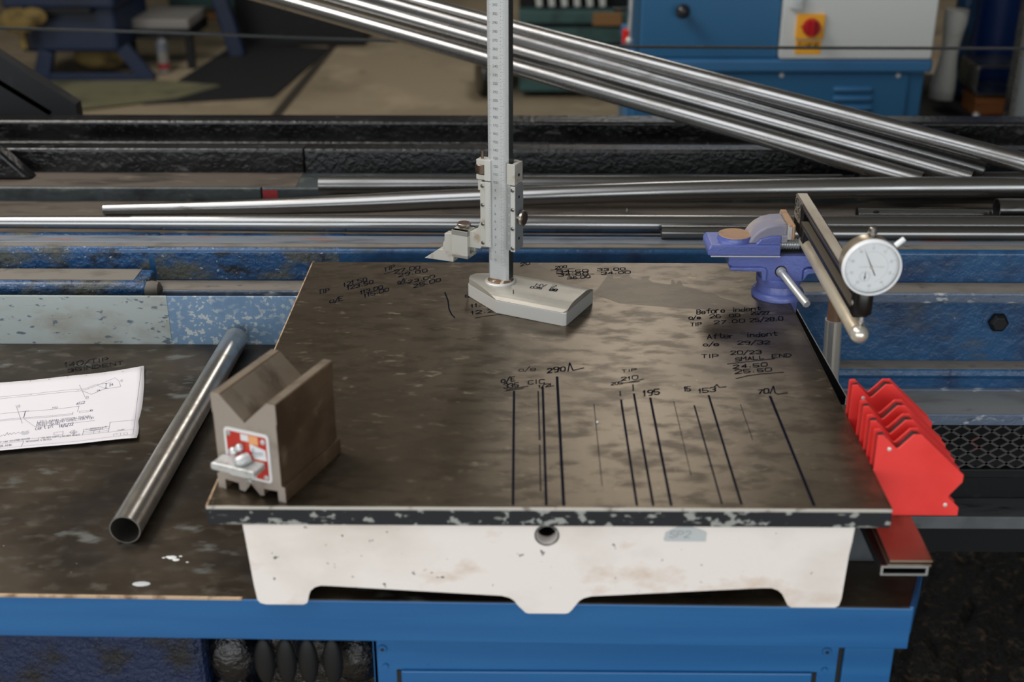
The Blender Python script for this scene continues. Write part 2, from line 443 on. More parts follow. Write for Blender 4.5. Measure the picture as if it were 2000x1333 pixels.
def gpt(s):
    f = lambda c: -1.2 if c == '-' else float(c)
    return f(s[0]), f(s[1])
def text(mb, t, O, U, Vv, w, nrm=(0, 0, 1), wob=0.0):
    O, U, Vv = Vector(O), Vector(U), Vector(Vv)
    tot = sum(ADV.get(c, 1) for c in t)
    x = 0
    for c in t:
        a = ADV.get(c, 1)
        jx, jy, js = random.uniform(-wob, wob), random.uniform(-wob, wob), 1 + random.uniform(-wob, wob)
        for st in FONT[c].split('|'):
            P = [gpt(p) for p in st.split()]
            if c == '.':
                P = [(2, 0.4), (2, 1.0)]
            pts = []
            for gx, gy in P:
                cx = (gx - 2) / 4 * min(.74, .74) if a >= 1 else (gx - 2) / 4 * .74
                pts.append(O + U * ((x + a / 2 + cx * js + jx * .3) / tot) + Vv * (gy / 6 * js + jy * .3))
            mb.ribbon(pts, w, nrm)
        x += a
    return mb

# ------------------------------------------------------------------ the building
struct(MB().box(-6, 7, -7, 10, FLOOR - .1, FLOOR).build('floor', 'concrete'))
struct(MB().box(-6, 7, -4.6, 10, CEIL, CEIL + .1).build('ceiling', 'ceiling_paint'))
struct(MB().box(-6, 7, 9.9, 10, FLOOR, CEIL).build('wall_back', 'wall_paint'))
struct(MB().box(-6, -5.9, -4.6, 10, FLOOR, CEIL).build('wall_left', 'wall_paint'))
struct(MB().box(6.9, 7, -4.6, 10, FLOOR, CEIL).build('wall_right', 'wall_paint'))
fr = MB().box(-6, -5.5, -4.6, -4.5, FLOOR, CEIL)
fr.box(4.5, 7, -4.6, -4.5, FLOOR, CEIL)
fr.box(-5.5, 4.5, -4.6, -4.5, 1.9, CEIL)
struct(fr.build('wall_front', 'wall_paint'))
struct(MB().bar((-.92, 4.3, FLOOR + .001), (-.79, 9.8, FLOOR + .001), .05, .004).build('trim_1', 'joint_dark'))

# ------------------------------------------------------------------ surface plate
plate = thing('surface_plate', 'square steel surface plate on a chipped white cast base, covered in marker notes', 'surface plate', (0, 0, 0))
MB().box(0, .61, 0, .61, -.019, 0).build('plate', 'plate_top', plate, .0012)
MB().box(-.0003, .6103, -.0004, .0012, -.0028, -.0001).build('bare_edge', 'plate_steel_edge', plate)
MB().box(-.0008, .0006, .001, .6095, -.0014, .0001).build('bare_edge', 'edge_bare', plate)
MB().box(.6092, .6109, .001, .6095, -.0012, .0001).build('bare_edge', 'plate_top', plate)
for nm, b in (('edge_paint', (.0006, .6094, -.0007, .0008, -.0187, -.0027)), ('edge_paint', (-.0006, .0008, 0, .61, -.0187, -.0015)),
              ('edge_paint', (.6092, .6107, 0, .61, -.0187, -.0015)), ('edge_paint', (0, .61, .6092, .6107, -.0187, -.0015))):
    MB().box(*b).build(nm, 'plate_edge_paint', plate, .0004)
ZB = -.108
prof = [(.030, -.019), (.0312, -.035), (.0345, -.085), (.0365, -.103), (.039, -.1065), (.044, ZB), (.079, ZB), (.0825, -.106), (.0838, -.102)]
prof += [(.0845, -.0975), (.0865, -.0925), (.0905, -.0885), (.0965, -.0865), (.104, -.0868), (.2633, -.0968), (.2705, -.099), (.2745, -.102), (.2785, ZB),
         (.331, ZB), (.335, -.102), (.339, -.099), (.346, -.0968), (.503, -.0865), (.5115, -.0866), (.5175, -.089), (.5215, -.093), (.5245, -.099), (.5275, -.1055), (.531, ZB),
         (.5715, ZB), (.575, -.1055), (.5765, -.098), (.578, -.05), (.5795, -.035), (.5802, -.019)]
base = MB().prism(prof, .0022, .014, 'xz', [circle(.3042, -.0300, .0092, 28)])
base.prism([(.2785, ZB), (.2825, -.1125), (.2855, -.1158), (.2885, -.1166), (.3225, -.1166), (.3255, -.1155), (.3285, -.112), (.331, ZB)], .0022, .0065)
side = [(.014, -.019), (.014, ZB), (.07, ZB), (.085, -.09), (.30, -.095), (.52, -.09), (.54, ZB), (.60, ZB), (.60, -.019)]
base.prism(side, .0335, .0455, 'yz').prism(side, .5645, .5765, 'yz')
base.box(.034, .576, .588, .60, -.10, -.019).box(.335, .345, .014, .588, -.085, -.019)
base.build('base', 'plate_base_white', plate)
MB().lathe([(.0093, 0), (.0093, .045), (.0001, .045)], (.3042, .006, -.03), (0, 1, 0), 28, False, False).build('hole_dark_sleeve', 'dark_hole', plate, fix=False)  # added near-black sleeve, paints the dark of the hollow behind the panel
MB().lathe([(.0097, 0), (.0112, .0), (.0112, .0006), (.0097, .0006)], (.3042, .0022, -.03), (0, -1, 0), 32, False, False).build('hole_rim', 'plate_edge_paint', plate)
lab = MB().prism([(.4094, -.0345), (.4117, -.0357), (.4475, -.0357), (.4478, -.0262), (.4455, -.0246), (.434, -.0203), (.4215, -.0205), (.4108, -.0262)], .0016, .0021).build('tape_label', 'tape_grey', plate)
lt = MB()
text(lt, 'SP2', (.4135, .0015, -.0315), (.020, 0, 0), (.0012, 0, .0068), .0006, (0, -1, 0))
lt.build('pencil_lettering', 'pencil', lab)
ZI = .00025
def notes(name, lst, m='ink', strokes=(), z=ZI, par=plate, wob=.10, fat=1.25):
    for t, ox, oy, ux, uy, vx, vy, w in lst:
        mb = MB()
        text(mb, t, (ox, oy, z), (ux, uy, 0), (vx, vy, 0), w * fat / 1000, wob=wob)
        mb.build(name, m, par, fix=False)
    for w, *pts in strokes:
        MB().ribbon([(x, y, z) for x, y in pts], w * 1.1 / 1000).build('marker_line', m, par, fix=False)
NOTES_A = [
  ('121.50',0.0525,0.5203,0.0288,0.0212,-0.0018,0.0132,1.1),
  ('123.50',0.0584,0.51,0.0317,0.0235,-0.0016,0.012,1.1),
  ('113.00',0.077,0.495,0.0267,0.0206,-0.0014,0.0111,1.1),
  ('115.00',0.0828,0.4843,0.0301,0.0245,-0.0013,0.011,1.1),
  ('TIP',0.0242,0.4962,0.0138,0.0069,-0.002,0.0129,1.1),
  ('o/E',0.0426,0.4666,0.0164,0.0099,-0.0018,0.0124,1.1),
  ('TIP',0.0985,0.5723,0.014,0.0149,-0.0015,0.014,1.1),
  ('27.00',0.1125,0.5659,0.0339,0.0198,-0.0012,0.0121,1.1),
  ('29.00',0.1183,0.5543,0.0384,0.0203,-0.0011,0.0119,1.1),
  ('o/E',0.1205,0.5313,0.0118,0.0071,-0.0011,0.0116,1.1),
  ('23.00',0.1328,0.5325,0.0347,0.0205,-0.0009,0.0106,1.1),
  ('25.00',0.1413,0.5176,0.0349,0.0237,-0.001,0.0114,1.1),
  ('5',0.2083,0.4854,0.0069,0.0024,-0.0004,0.0093,1.1),
  ('11.',0.2173,0.4543,0.013,0.0043,-0.0004,0.0106,1.1),
  ('12.2',0.2181,0.4332,0.0282,0.0081,-0.0004,0.0103,1.1),
]
STROKES_A = [
  (1.6,(0.1831,0.5026),(0.1885,0.4760),(0.1912,0.4502),(0.1953,0.4330),(0.1995,0.4237)),
  (1,(0.2241,0.4230),(0.2411,0.4303),(0.2582,0.4351)),
  (1,(0.0998,0.5657),(0.1209,0.5836)),
  (1,(0.1208,0.5278),(0.1345,0.5360)),
]
NOTES_B = [
  ('20',0.2766,0.5937,0.0144,0.0095,-0.0001,0.0104,1.1),
  ('200',0.323,0.5848,0.0162,0.0062,0.0002,0.0093,1.1),
  ('34.50',0.3243,0.5701,0.0428,0.0049,0.0002,0.0101,1.1),
  ('34.00',0.3257,0.5588,0.0409,0.0058,0.0002,0.01,1.1),
  ('36.00',0.3379,0.5491,0.0308,0.0056,0.0002,0.008,1.1),
  ('33.00',0.3773,0.5784,0.0388,0.0036,0.0005,0.0092,1.1),
  ('34.00',0.3817,0.5656,0.0403,0.0049,0.0005,0.0091,1.1),
]
STROKES_B = [
  (1,(0.3178,0.5815),(0.3483,0.5874)),
  (1,(0.3243,0.5679),(0.3734,0.5674)),
  (1,(0.3379,0.5500),(0.3687,0.5556)),
  (1,(0.3244,0.5752),(0.3673,0.5783)),
]
NOTES_C = [
  ('Before',0.4905,0.4366,0.0357,0.0053,0.0017,0.0137,1.1),
  ('indent',0.5351,0.4436,0.0358,0.0069,0.0018,0.0122,1.1),
  ('o/e',0.479,0.4203,0.0153,0.0023,0.0011,0.0097,1.1),
  ('26',0.5044,0.4244,0.0149,0.0023,0.0013,0.0097,1.1),
  ('00',0.528,0.4279,0.015,0.0023,0.0013,0.0087,1.1),
  ('25/27',0.5555,0.4357,0.0235,0.0015,0.0014,0.0083,1.1),
  ('TIP',0.4789,0.4013,0.0141,0.0012,0.0012,0.0101,1.1),
  ('27.00',0.5067,0.4068,0.0391,0.0063,0.0014,0.0102,1.1),
  ('25/28.0',0.5502,0.4135,0.0419,0.0057,0.0017,0.0107,1.1),
  ('After',0.4936,0.3647,0.0327,0.0033,0.0016,0.0125,1.1),
  ('indent',0.5403,0.3701,0.0368,0.0044,0.0019,0.0118,1.1),
  ('o/e',0.4861,0.3449,0.0193,0.0011,0.0011,0.0088,1.1),
  ('29/32',0.5259,0.3492,0.0388,0.0019,0.0014,0.0095,1.1),
  ('TIP',0.4805,0.3134,0.0199,-0.0008,0.0012,0.0098,1.1),
  ('20/23',0.5141,0.3221,0.0363,0.0032,0.0013,0.0091,1.1),
  ('SMALL',0.5167,0.3044,0.0347,0.0077,0.0013,0.0089,1.1),
  ('END',0.5593,0.3141,0.0233,0.003,0.0016,0.009,1.1),
  ('24.50',0.5111,0.2856,0.0405,0.0076,0.0014,0.0091,1.1),
  ('25.50',0.5115,0.2731,0.0433,0.0075,0.0013,0.0089,1.1),
]
STROKES_C = [
  (1.1,(0.5078,0.2979),(0.5621,0.3122)),
  (1.2,(0.5117,0.2613),(0.5252,0.2684),(0.5399,0.2730),(0.5657,0.2776)),
]
NOTES_D = [
  ('o/E',0.2579,0.2489,0.016,0.005,-0.0002,0.0113,1.2),
  ('335',0.2608,0.235,0.0168,0.0049,-0.0002,0.0103,1.2),
  ('CIC',0.2864,0.2451,0.0196,0.0034,0.0,0.0104,1.0),
  ('o/e',0.2764,0.2767,0.02,0.0023,-0.0001,0.0092,0.7),
  ('290',0.3072,0.2728,0.0219,0.0064,0.0002,0.0116,1.4),
  ('1/2L',0.2979,0.2365,0.0178,0.0061,0.0001,0.0071,1.0),
  ('TIP',0.3888,0.2752,0.0176,0.0043,0.0005,0.0066,0.8),
  ('210',0.3866,0.2552,0.02,0.0042,0.0006,0.0089,1.0),
  ('205',0.3752,0.2443,0.0135,0.0029,0.0004,0.0064,0.8),
  ('195',0.4076,0.2189,0.0188,0.0052,0.001,0.0124,1.4),
  ('15',0.4516,0.2301,0.0081,0.002,0.0012,0.0102,1.1),
  ('153',0.4661,0.2264,0.0198,0.0041,0.0012,0.0093,1.2),
  ('70',0.5288,0.225,0.0126,0.002,0.0017,0.0101,1.4),
]
STROKES_D = [
  (1.2,(0.2644,0.2323),(0.2873,0.2412)),
  (1.0,(0.2626,0.2292),(0.2820,0.2356)),
  (1.4,(0.3309,0.2772),(0.3334,0.2991),(0.3365,0.2801),(0.3485,0.2865)),
  (1,(0.3943,0.2509),(0.4120,0.2595)),
  (1,(0.3862,0.2492),(0.4070,0.2534)),
  (1.2,(0.4856,0.2410),(0.4890,0.2470),(0.4907,0.2399),(0.4981,0.2419)),
  (1.4,(0.5421,0.2259),(0.5487,0.2435),(0.5477,0.2279),(0.5498,0.2248),(0.5608,0.2280)),
]
RULES = [
  (2.2,(0.2725,0.2290),(0.2737,0.0046)),
  (2.2,(0.3029,0.2389),(0.3034,0.0049)),
  (2.6,(0.3187,0.2637),(0.3190,0.0042)),
  (2.0,(0.3842,0.2100),(0.3843,0.0048)),
  (2.0,(0.3987,0.2242),(0.3989,0.0049)),
  (2.2,(0.4151,0.2149),(0.4149,0.0051)),
  (1.4,(0.4590,0.1980),(0.4605,0.0080)),
  (2.0,(0.4769,0.2213),(0.4779,0.0082)),
  (2.6,(0.5409,0.2196),(0.5424,0.0063)),
]
FAINT = [
  (1.5,(0.2980,0.2292),(0.2986,0.1239)),
  (1.2,(0.2985,0.1137),(0.2986,0.0283)),
  (1.5,(0.3845,0.2300),(0.3843,0.2193)),
  (1.5,(0.3993,0.2458),(0.3987,0.2313)),
  (0.7,(0.3555,0.2004),(0.3551,0.0378)),
  (0.6,(0.4388,0.2070),(0.4389,0.0568)),
  (0.6,(0.5071,0.2018),(0.5073,0.1258)),
]
NOTES_BENCH = [
  ('140/TIP',-0.3153,0.5063,0.0531,0.0191,-0.0039,0.0114,2.2),
  ('35INDENT',-0.3061,0.4904,0.0665,0.0263,-0.0032,0.0094,2.2),
]
PRINT = [
  ('LEFT HAND VERSION SHOWN',-0.2949,0.3526,0.0592,0.0139,-0.0018,0.0051,0.45),
  ('REVERSE BEND DIRECTION FOR',-0.2939,0.3484,0.0634,0.0146,-0.0018,0.005,0.45),
  ('RIGHT HAND',-0.293,0.3438,0.026,0.0061,-0.0016,0.0046,0.45),
  ('cert pt',-0.2907,0.3339,0.0188,0.008,-0.003,0.0083,0.5),
  ('14/6/22',-0.265,0.3409,0.0152,0.0064,-0.0023,0.0067,0.5),
  ('DO NOT COPY',-0.2747,0.3113,0.0181,0.0058,-0.0014,0.004,0.4),
  ('DO NOT SCALE',-0.2531,0.3171,0.0193,0.0052,-0.0014,0.004,0.4),
  ('TOLERANCE',-0.2271,0.3326,0.0161,0.0043,-0.0012,0.0037,0.35),
  ('ALL DIMENSIONS IN MM',-0.2322,0.3361,0.0234,0.0064,-0.0009,0.0029,0.25),
  ('STAMP',-0.1928,0.3311,0.0074,0.0034,-0.001,0.0033,0.3),
  ('PTO',-0.1931,0.3156,0.0164,0.0046,-0.0021,0.0069,0.3),
  ('REVISIONS & NOTES',-0.2893,0.3016,0.0271,0.0068,-0.0013,0.0036,0.4),
  ('BLANK',-0.3148,0.2892,0.0133,0.0032,-0.0023,0.0058,0.5),
  ('T +44 (0)1780 814701',-0.3195,0.3013,0.0319,0.0085,-0.0017,0.0044,0.4),
  ('192',-0.29,0.3893,0.0064,0.0023,-0.0015,0.0044,0.4),
  ('452',-0.2638,0.398,0.0098,0.0057,-0.0021,0.0062,0.5),
  ('B',-0.3325,0.3907,0.0029,0.0011,-0.0023,0.0062,0.4),
  ('B',-0.2568,0.4156,0.0028,0.0009,-0.0021,0.0064,0.4),
  ('24',-0.2394,0.4511,0.0046,0.0024,-0.0018,0.0059,0.5),
  ('15',-0.2282,0.4619,0.0025,0.0024,-0.0016,0.0053,0.35),
  ('24',-0.2501,0.4357,0.0035,0.0024,-0.0013,0.0042,0.35),
]
PAPER_LINES = [
  (0.3,(-0.2114,0.4976),(-0.1912,0.4053),(-0.1711,0.3193)),
  (0.3,(-0.1711,0.3193),(-0.2325,0.3037),(-0.3127,0.2837)),
  (0.4,(-0.3210,0.3052),(-0.2780,0.3136),(-0.2032,0.3291)),
  (0.4,(-0.3186,0.2989),(-0.2935,0.3051)),
  (0.4,(-0.2932,0.3055),(-0.2898,0.2884)),
  (0.4,(-0.2792,0.3142),(-0.2779,0.3092)),
  (0.4,(-0.2559,0.3195),(-0.2545,0.3145)),
  (0.4,(-0.2345,0.3371),(-0.2310,0.3217)),
  (0.4,(-0.2089,0.3551),(-0.2026,0.3281)),
  (0.4,(-0.2089,0.3551),(-0.1818,0.3617)),
  (0.4,(-0.2027,0.3285),(-0.1753,0.3356)),
  (0.35,(-0.2350,0.3371),(-0.2069,0.3446)),
  (0.3,(-0.2333,0.3319),(-0.2053,0.3394)),
  (0.3,(-0.2324,0.3274),(-0.2041,0.3338)),
  (0.3,(-0.2216,0.3341),(-0.2192,0.3249)),
  (0.3,(-0.2150,0.3352),(-0.2129,0.3260)),
  (0.4,(-0.3651,0.4196),(-0.3169,0.4316),(-0.2757,0.4413)),
  (0.4,(-0.3631,0.4144),(-0.3152,0.4270),(-0.2730,0.4362)),
  (0.4,(-0.2757,0.4413),(-0.2732,0.4362)),
  (0.4,(-0.2746,0.4413),(-0.2675,0.4421),(-0.2574,0.4556),(-0.2391,0.4606)),
  (0.4,(-0.2719,0.4362),(-0.2641,0.4414),(-0.2551,0.4533),(-0.2429,0.4451)),
  (0.5,(-0.2773,0.4526),(-0.2568,0.4149)),
  (0.5,(-0.2691,0.4374),(-0.2545,0.4280),(-0.2426,0.4439),(-0.2242,0.4500)),
  (0.3,(-0.2551,0.4533),(-0.2388,0.4739)),
  (0.4,(-0.2388,0.4739),(-0.2314,0.4655),(-0.2247,0.4512)),
  (0.6,(-0.2451,0.4581),(-0.2415,0.4440)),
  (0.9,(-0.2436,0.4456),(-0.2403,0.4463)),
  (0.9,(-0.2461,0.4581),(-0.2445,0.4586)),
  (0.5,(-0.3364,0.3962),(-0.3125,0.3516)),
  (0.4,(-0.3475,0.3741),(-0.3233,0.3805),(-0.2591,0.3954)),
  (0.4,(-0.3418,0.3592),(-0.3139,0.3658),(-0.2608,0.3771)),
  (0.4,(-0.3407,0.3564),(-0.3128,0.3631),(-0.2597,0.3739)),
  (0.6,(-0.3235,0.3805),(-0.3159,0.3827)),
  (0.7,(-0.3196,0.3816),(-0.3159,0.3658)),
  (0.4,(-0.3142,0.3626),(-0.2939,0.3428),(-0.2926,0.3428)),
  (0.4,(-0.2939,0.3428),(-0.2284,0.3587)),
  (0.4,(-0.2591,0.3954),(-0.2563,0.3815)),
  (0.4,(-0.2626,0.3951),(-0.2587,0.3958)),
  (0.4,(-0.2618,0.3810),(-0.2599,0.3739)),
  (0.4,(-0.2537,0.3822),(-0.2531,0.3787)),
  (0.35,(-0.2540,0.3815),(-0.2419,0.3854)),
  (0.35,(-0.2524,0.3783),(-0.2407,0.3816)),
  (0.6,(-0.2418,0.3849),(-0.2401,0.3860),(-0.2386,0.3839),(-0.2392,0.3817),(-0.2411,0.3827),(-0.2418,0.3849)),
  (0.4,(-0.2665,0.3285),(-0.2568,0.3321),(-0.2545,0.3225),(-0.2650,0.3235),(-0.2665,0.3285)),
  (0.4,(-0.2457,0.3349),(-0.2421,0.3329),(-0.2406,0.3298),(-0.2418,0.3261),(-0.2455,0.3267),(-0.2482,0.3297),(-0.2482,0.3334),(-0.2457,0.3349)),
  (0.3,(-0.2449,0.3322),(-0.2429,0.3308),(-0.2426,0.3284),(-0.2446,0.3283),(-0.2460,0.3304),(-0.2449,0.3322)),
  (0.3,(-0.2459,0.3370),(-0.2418,0.3237)),
  (0.3,(-0.2492,0.3287),(-0.2391,0.3313)),
  (0.45,(-0.3266,0.3198),(-0.3242,0.3239),(-0.3216,0.3209),(-0.3217,0.3291),(-0.3184,0.3230),(-0.3179,0.3281),(-0.3149,0.3240),(-0.3138,0.3291),(-0.3103,0.3251),(-0.3089,0.3292),(-0.3053,0.3261),(-0.3042,0.3313),(-0.3011,0.3282),(-0.2996,0.3323),(-0.2971,0.3324)),
  (0.5,(-0.3663,0.4590),(-0.3654,0.4595)),
  (0.5,(-0.3439,0.4640),(-0.3442,0.4669)),
  (0.6,(-0.3220,0.4690),(-0.3211,0.4695)),
  (0.5,(-0.2996,0.4745),(-0.3000,0.4765)),
  (0.6,(-0.2780,0.4796),(-0.2770,0.4801)),
  (0.5,(-0.2550,0.4843),(-0.2545,0.4848)),
  (0.6,(-0.2335,0.4889),(-0.2324,0.4894)),
  (0.6,(-0.3297,0.4269),(-0.3288,0.4273)),
]

notes('marker_writing', NOTES_A, strokes=STROKES_A)
notes('marker_writing', NOTES_B, strokes=STROKES_B)
notes('marker_writing', NOTES_C, strokes=STROKES_C)
notes('marker_writing', NOTES_D, strokes=STROKES_D)
for r in RULES:
    notes('marker_line', [], strokes=[r])
notes('marker_writing', [], 'ink_faint', strokes=FAINT)
MB().sphere((0.3571, 0.1603, .0004), .0014, 8, 6).build('paint_speck', 'label_white', plate)
# dried liquid stain with a ragged far edge
st = [(.37, .50), (.385, .545), (.392, .566), (.399, .567), (.397, .552), (.406, .553), (.414, .572), (.422, .574), (.419, .560), (.424, .552), (.433, .549), (.436, .560), (.446, .562), (.443, .549), (.447, .541),
      (.46, .535), (.470, .532), (.472, .548), (.475, .549), (.476, .531), (.481, .545), (.4835, .545), (.485, .527), (.50, .518), (.512, .506), (.522, .502), (.527, .490), (.545, .475), (.56, .455), (.545, .445), (.52, .452), (.48, .455), (.44, .462), (.40, .47)]
MB().prism(st, .00003, .00008, 'xy').build('dried_stain', 'stain', plate)

# ------------------------------------------------------------------ bench
bench = thing('workbench', 'blue steel workbench with a brown oiled steel top under the surface plate', 'workbench', (0, 0, ZB))
bench.location = (0, 0, 0)
yf = lambda x: .0034 + (.6448 - x) * .01358
XL = -.95
top = [(XL, yf(XL)), (.6448, yf(.6448)), (.666, .058), (.668, .30), (.668, .578), (XL, .578)]
MB().prism(top, ZB - .004, ZB, 'xy').build('bench_top', 'bench_steel', bench)
MB().prism([(XL, yf(XL) - .0008), (.6448, yf(.6448) - .0008), (.6448, yf(.6448) + .004), (XL, yf(XL) + .004)], ZB - .0475, ZB - .0012, 'xy').build('apron', 'bench_blue', bench, .0012)
MB().prism([(XL, yf(XL) - .0010), (.02, yf(.02) - .0010), (.02, yf(.02) + .0012), (XL, yf(XL) + .0012)], ZB - .0022, ZB + .0004, 'xy').build('bare_edge', 'edge_bare', bench)
MB().prism([(.6448, yf(.6448) - .0008), (.669, .058), (.671, .30), (.671, .578), (.667, .578), (.666, .30), (.664, .058), (.6408, yf(.6448))], ZB - .030, ZB + .0006, 'xy').build('end_apron', 'bench_blue', bench, .0008)
MB().prism([(XL, .578), (-.193, .5800), (-.193, .5830), (XL, .5835)], ZB - .05, -.0383, 'xy').build('upstand', 'upstand_grey', bench, .0008)
MB().prism([(-.193, .5800), (.30, .582), (.30, .585), (-.193, .5830)], ZB - .05, -.0386, 'xy').build('upstand', 'upstand_blue', bench, .0008)
cab = MB().box(.1385, .5862, .020, .040, -.80, -.150)
cab.build('cabinet_front', 'bench_blue', bench, .0008)
MB().box(.1385, .1420, .020, .50, -.80, -.150).build('cabinet_side', 'bench_blue', bench)
MB().box(.591, .6385, .018, .060, -.88, -.150).build('leg', 'bench_blue', bench, .0015)
MB().box(-.90, -.85, .03, .08, -.88, -.150).build('leg', 'bench_blue', bench, .0015)
MB().box(.165, .5625, .0165, .0200, -.78, -.1968).build('door', 'bench_blue', bench, .0012)
MB().box(.1605, .1648, .0188, .0204, -.78, -.1975).build('door_gap', 'dark_hole', bench)
MB().box(.563, .5672, .0188, .0204, -.78, -.1975).build('door_gap', 'dark_hole', bench)
MB().box(.5866, .5908, .022, .05, -.80, -.160).build('frame_gap', 'dark_hole', bench)
for x, z in ((.1477, -.1722), (.5746, -.1722), (.1500, -.1925), (.5746, -.1940)):
    k = .0046 if z > -.18 else .003
    b = MB().lathe([(k, 0), (k, .0012), (k * .8, .0022)], (x, .0202, z), (0, -1, 0), 20).build('bolt', 'bench_blue', bench)
    if z > -.18:
        MB().cyl((x, .0185, z), (x, .0178, z), k * .42).build('bolt_socket', 'dark_hole', b)
notes('marker_writing', NOTES_BENCH, 'ink_faint', z=ZB + .0003, par=bench, fat=.75)
cr = MB()
for x, y, r in ((-.063, .077, .004), (-.058, .073, .003), (-.067, .078, .0022), (-.071, .0765, .0015), (-.055, .079, .0015), (-.046, .069, .0012)):
    cr.sphere((x, y, ZB + .0002), r, 9, 6, (1.2, .8, .18))
cr.build('paint_spatter', 'label_white', bench)
MB().sphere((-.081, .033, ZB + .0001), .008, 10, 6, (1.1, .5, .05)).build('paint_spatter', 'tape_grey', bench)

# oily castings standing under the bench
ca = MB().box(-.75, -.043, .075, .40, -.80, -.165)
tag(ca.build('machine_casting', 'casting_navy', None, .01), 'dark blue oil-streaked casting under the left of the bench', 'casting')
lump = MB()
for i in range(26):
    lump.sphere((random.uniform(-.03, .125), random.uniform(.10, .2), random.uniform(-.30, -.17)), random.uniform(.012, .034), 12, 8, (1, .7, random.uniform(.7, 1.2)))
lump.box(-.041, .137, .15, .35, -.80, -.16)
tag(lump.build('oily_gearbox', 'oily_black'), 'lumpy black oily housing beside the blue casting under the bench', 'housing')
for i, x in enumerate((.022, .044, .066, .091)):
    f = MB().sphere((0, 0, 0), .011, 14, 10, (.95, .55, 2.6))
    o = f.build('rubber_fin', 'black_paint', None, loc=(x, .062, -.222))
    tag(o, ['first', 'second', 'third', 'fourth'][i] + ' from the left of four upright black rubber fins under the bench', 'fin', 'rubber fins under the bench')

# ------------------------------------------------------------------ machine bed behind the bench
bed = thing('machine_bed', 'long blue and black oily machine bed with rails running behind the bench', 'machine bed', (0, .9, FLOOR))
bed.location = (0, 0, 0)
X0, X1 = -1.6, 2.3
MB().prism([(.700, -.0914), (.700, -.1868), (.86, -.1868), (.86, -.0914)], X0, X1, 'yz').build('girder_web', 'machine_blue', bed)
MB().prism([(.686, -.0740), (.6875, -.0905), (.699, -.0918), (.73, -.0918), (.73, -.0740)], X0, X1, 'yz').build('girder_lip', 'chipped_edge', bed, .003)
MB().box(X0, X1, .6885, .7249, -.0742, -.0734).build('girder_ledge', 'dust_ledge', bed)
MB().prism([(.7248, -.0740), (.7242, -.029), (.7275, -.0248), (.79, -.0248), (.79, -.0740)], .0-.30, X1, 'yz').build('upper_girder', 'machine_blue', bed, .002)
MB().prism([(.7248, -.0740), (.7238, -.031), (.7285, -.0225), (.79, -.0225), (.79, -.0740)], X0, -.254, 'yz').build('upper_girder', 'machine_blue_worn', bed, .003)
MB().prism([(.7246, -.0740), (.7238, -.031), (.7285, -.0232), (.79, -.0232), (.79, -.0740)], -.250, .02, 'yz').build('upper_girder', 'machine_blue_worn', bed, .003)
MB().box(X0, X1, .729, .742, -.0249, -.0222).build('flange_edge', 'dust_ledge', bed, .0006)
MB().box(X0, X1, .743, .772, -.030, -.0215).build('wear_strip', 'rust_strip', bed, .001)
# left step block with a rounded end lying on the ledge
MB().prism([(.655, -.0735), (.652, -.060), (.657, -.0505), (.664, -.0495), (.708, -.0495), (.708, -.0735)], X0, -.243, 'yz').build('step_block', 'machine_blue_worn', bed, .005, 3)
MB().box(X0, -.262, .664, .706, -.0495, -.0487).build('step_dust', 'dust_ledge', bed)
MB().lathe([(.010, 0), (.0122, .012), (.0105, .022), (.004, .0262)], (-.250, .664, -.0625), (1, 0, 0), 18).build('step_nose', 'dust_ledge', bed)
MB().box(-.24, .02, .694, .70, -.11, -.0745).build('recess_plate', 'machine_blue', bed)
MB().box(-.105, -.035, .689, .6935, -.12, -.078).build('red_bracket', 'red_paint', bed, .003)
b = MB().lathe([(.0145, 0), (.0145, .008), (.0105, .012)], (.9619, .7005, -.1229), (0, -1, 0), 6, smooth=False).build('hex_bolt', 'black_paint', bed, .001)
MB().lathe([(.021, 0), (.021, .0012)], (.9619, .7005, -.1229), (0, -1, 0), 28).build('washer', 'machine_blue', b)
MB().prism([(.6726, -.1862), (.671, -.196), (.6735, -.2024), (.70, -.2024), (.70, -.1862)], X0, X1, 'yz').build('lower_lip', 'machine_blue', bed, .003)
MB().box(X0, X1, .674, .7005, -.1868, -.1858).build('lower_ledge', 'dust_ledge', bed)
MB().box(X0, X1, .6755, .70, -.2195, -.2024).build('lower_band', 'machine_blue', bed)
MB().box(X0, X1, .668, .70, -.2215, -.2172).build('lower_edge', 'chipped_edge', bed, .001)
MB().box(X0, X1, .600, .70, -.2255, -.2200).build('tray_plate', 'grey_tray', bed)
MB().box(X0, X1, .597, .6035, -.2370, -.2203).build('tray_edge', 'chipped_edge', bed, .001)
# expanded metal guard under the tray
gd = MB()
gx0, gx1, gz0, gz1, pw, ph = .66, 1.25, -.318, -.236, .0285, .0176
cols, rows = int((gx1 - gx0) / pw), int((gz1 - gz0) / ph) + 1
for i in range(cols):
    for j in range(rows):
        cx, cz = gx0 + i * pw, gz1 - j * ph - ph / 2
        for dx in (-1, 1):
            for dz in (-1, 1):
                gd.bar((cx, .612, cz + dz * ph / 2), (cx + dx * pw / 2, .612, cz), .0034, .0020, (0, 1, 0))
gd.build('mesh_guard', 'mesh_steel', bed)
MB().box(.5, X1, .606, .618, -.3275, -.3135).build('guard_rail', 'black_paint', bed, .0015)
MB().box(.5, X1, .70, .72, -.44, -.2250).build('inner_skirt', 'black_paint', bed)
MB().box(.5, X1, .645, .70, -.440, -.418).build('foot_rail', 'grey_tray', bed, .002)
MB().box(.5, X1, .652, .70, -.485, -.440).build('foot_web', 'black_paint', bed)
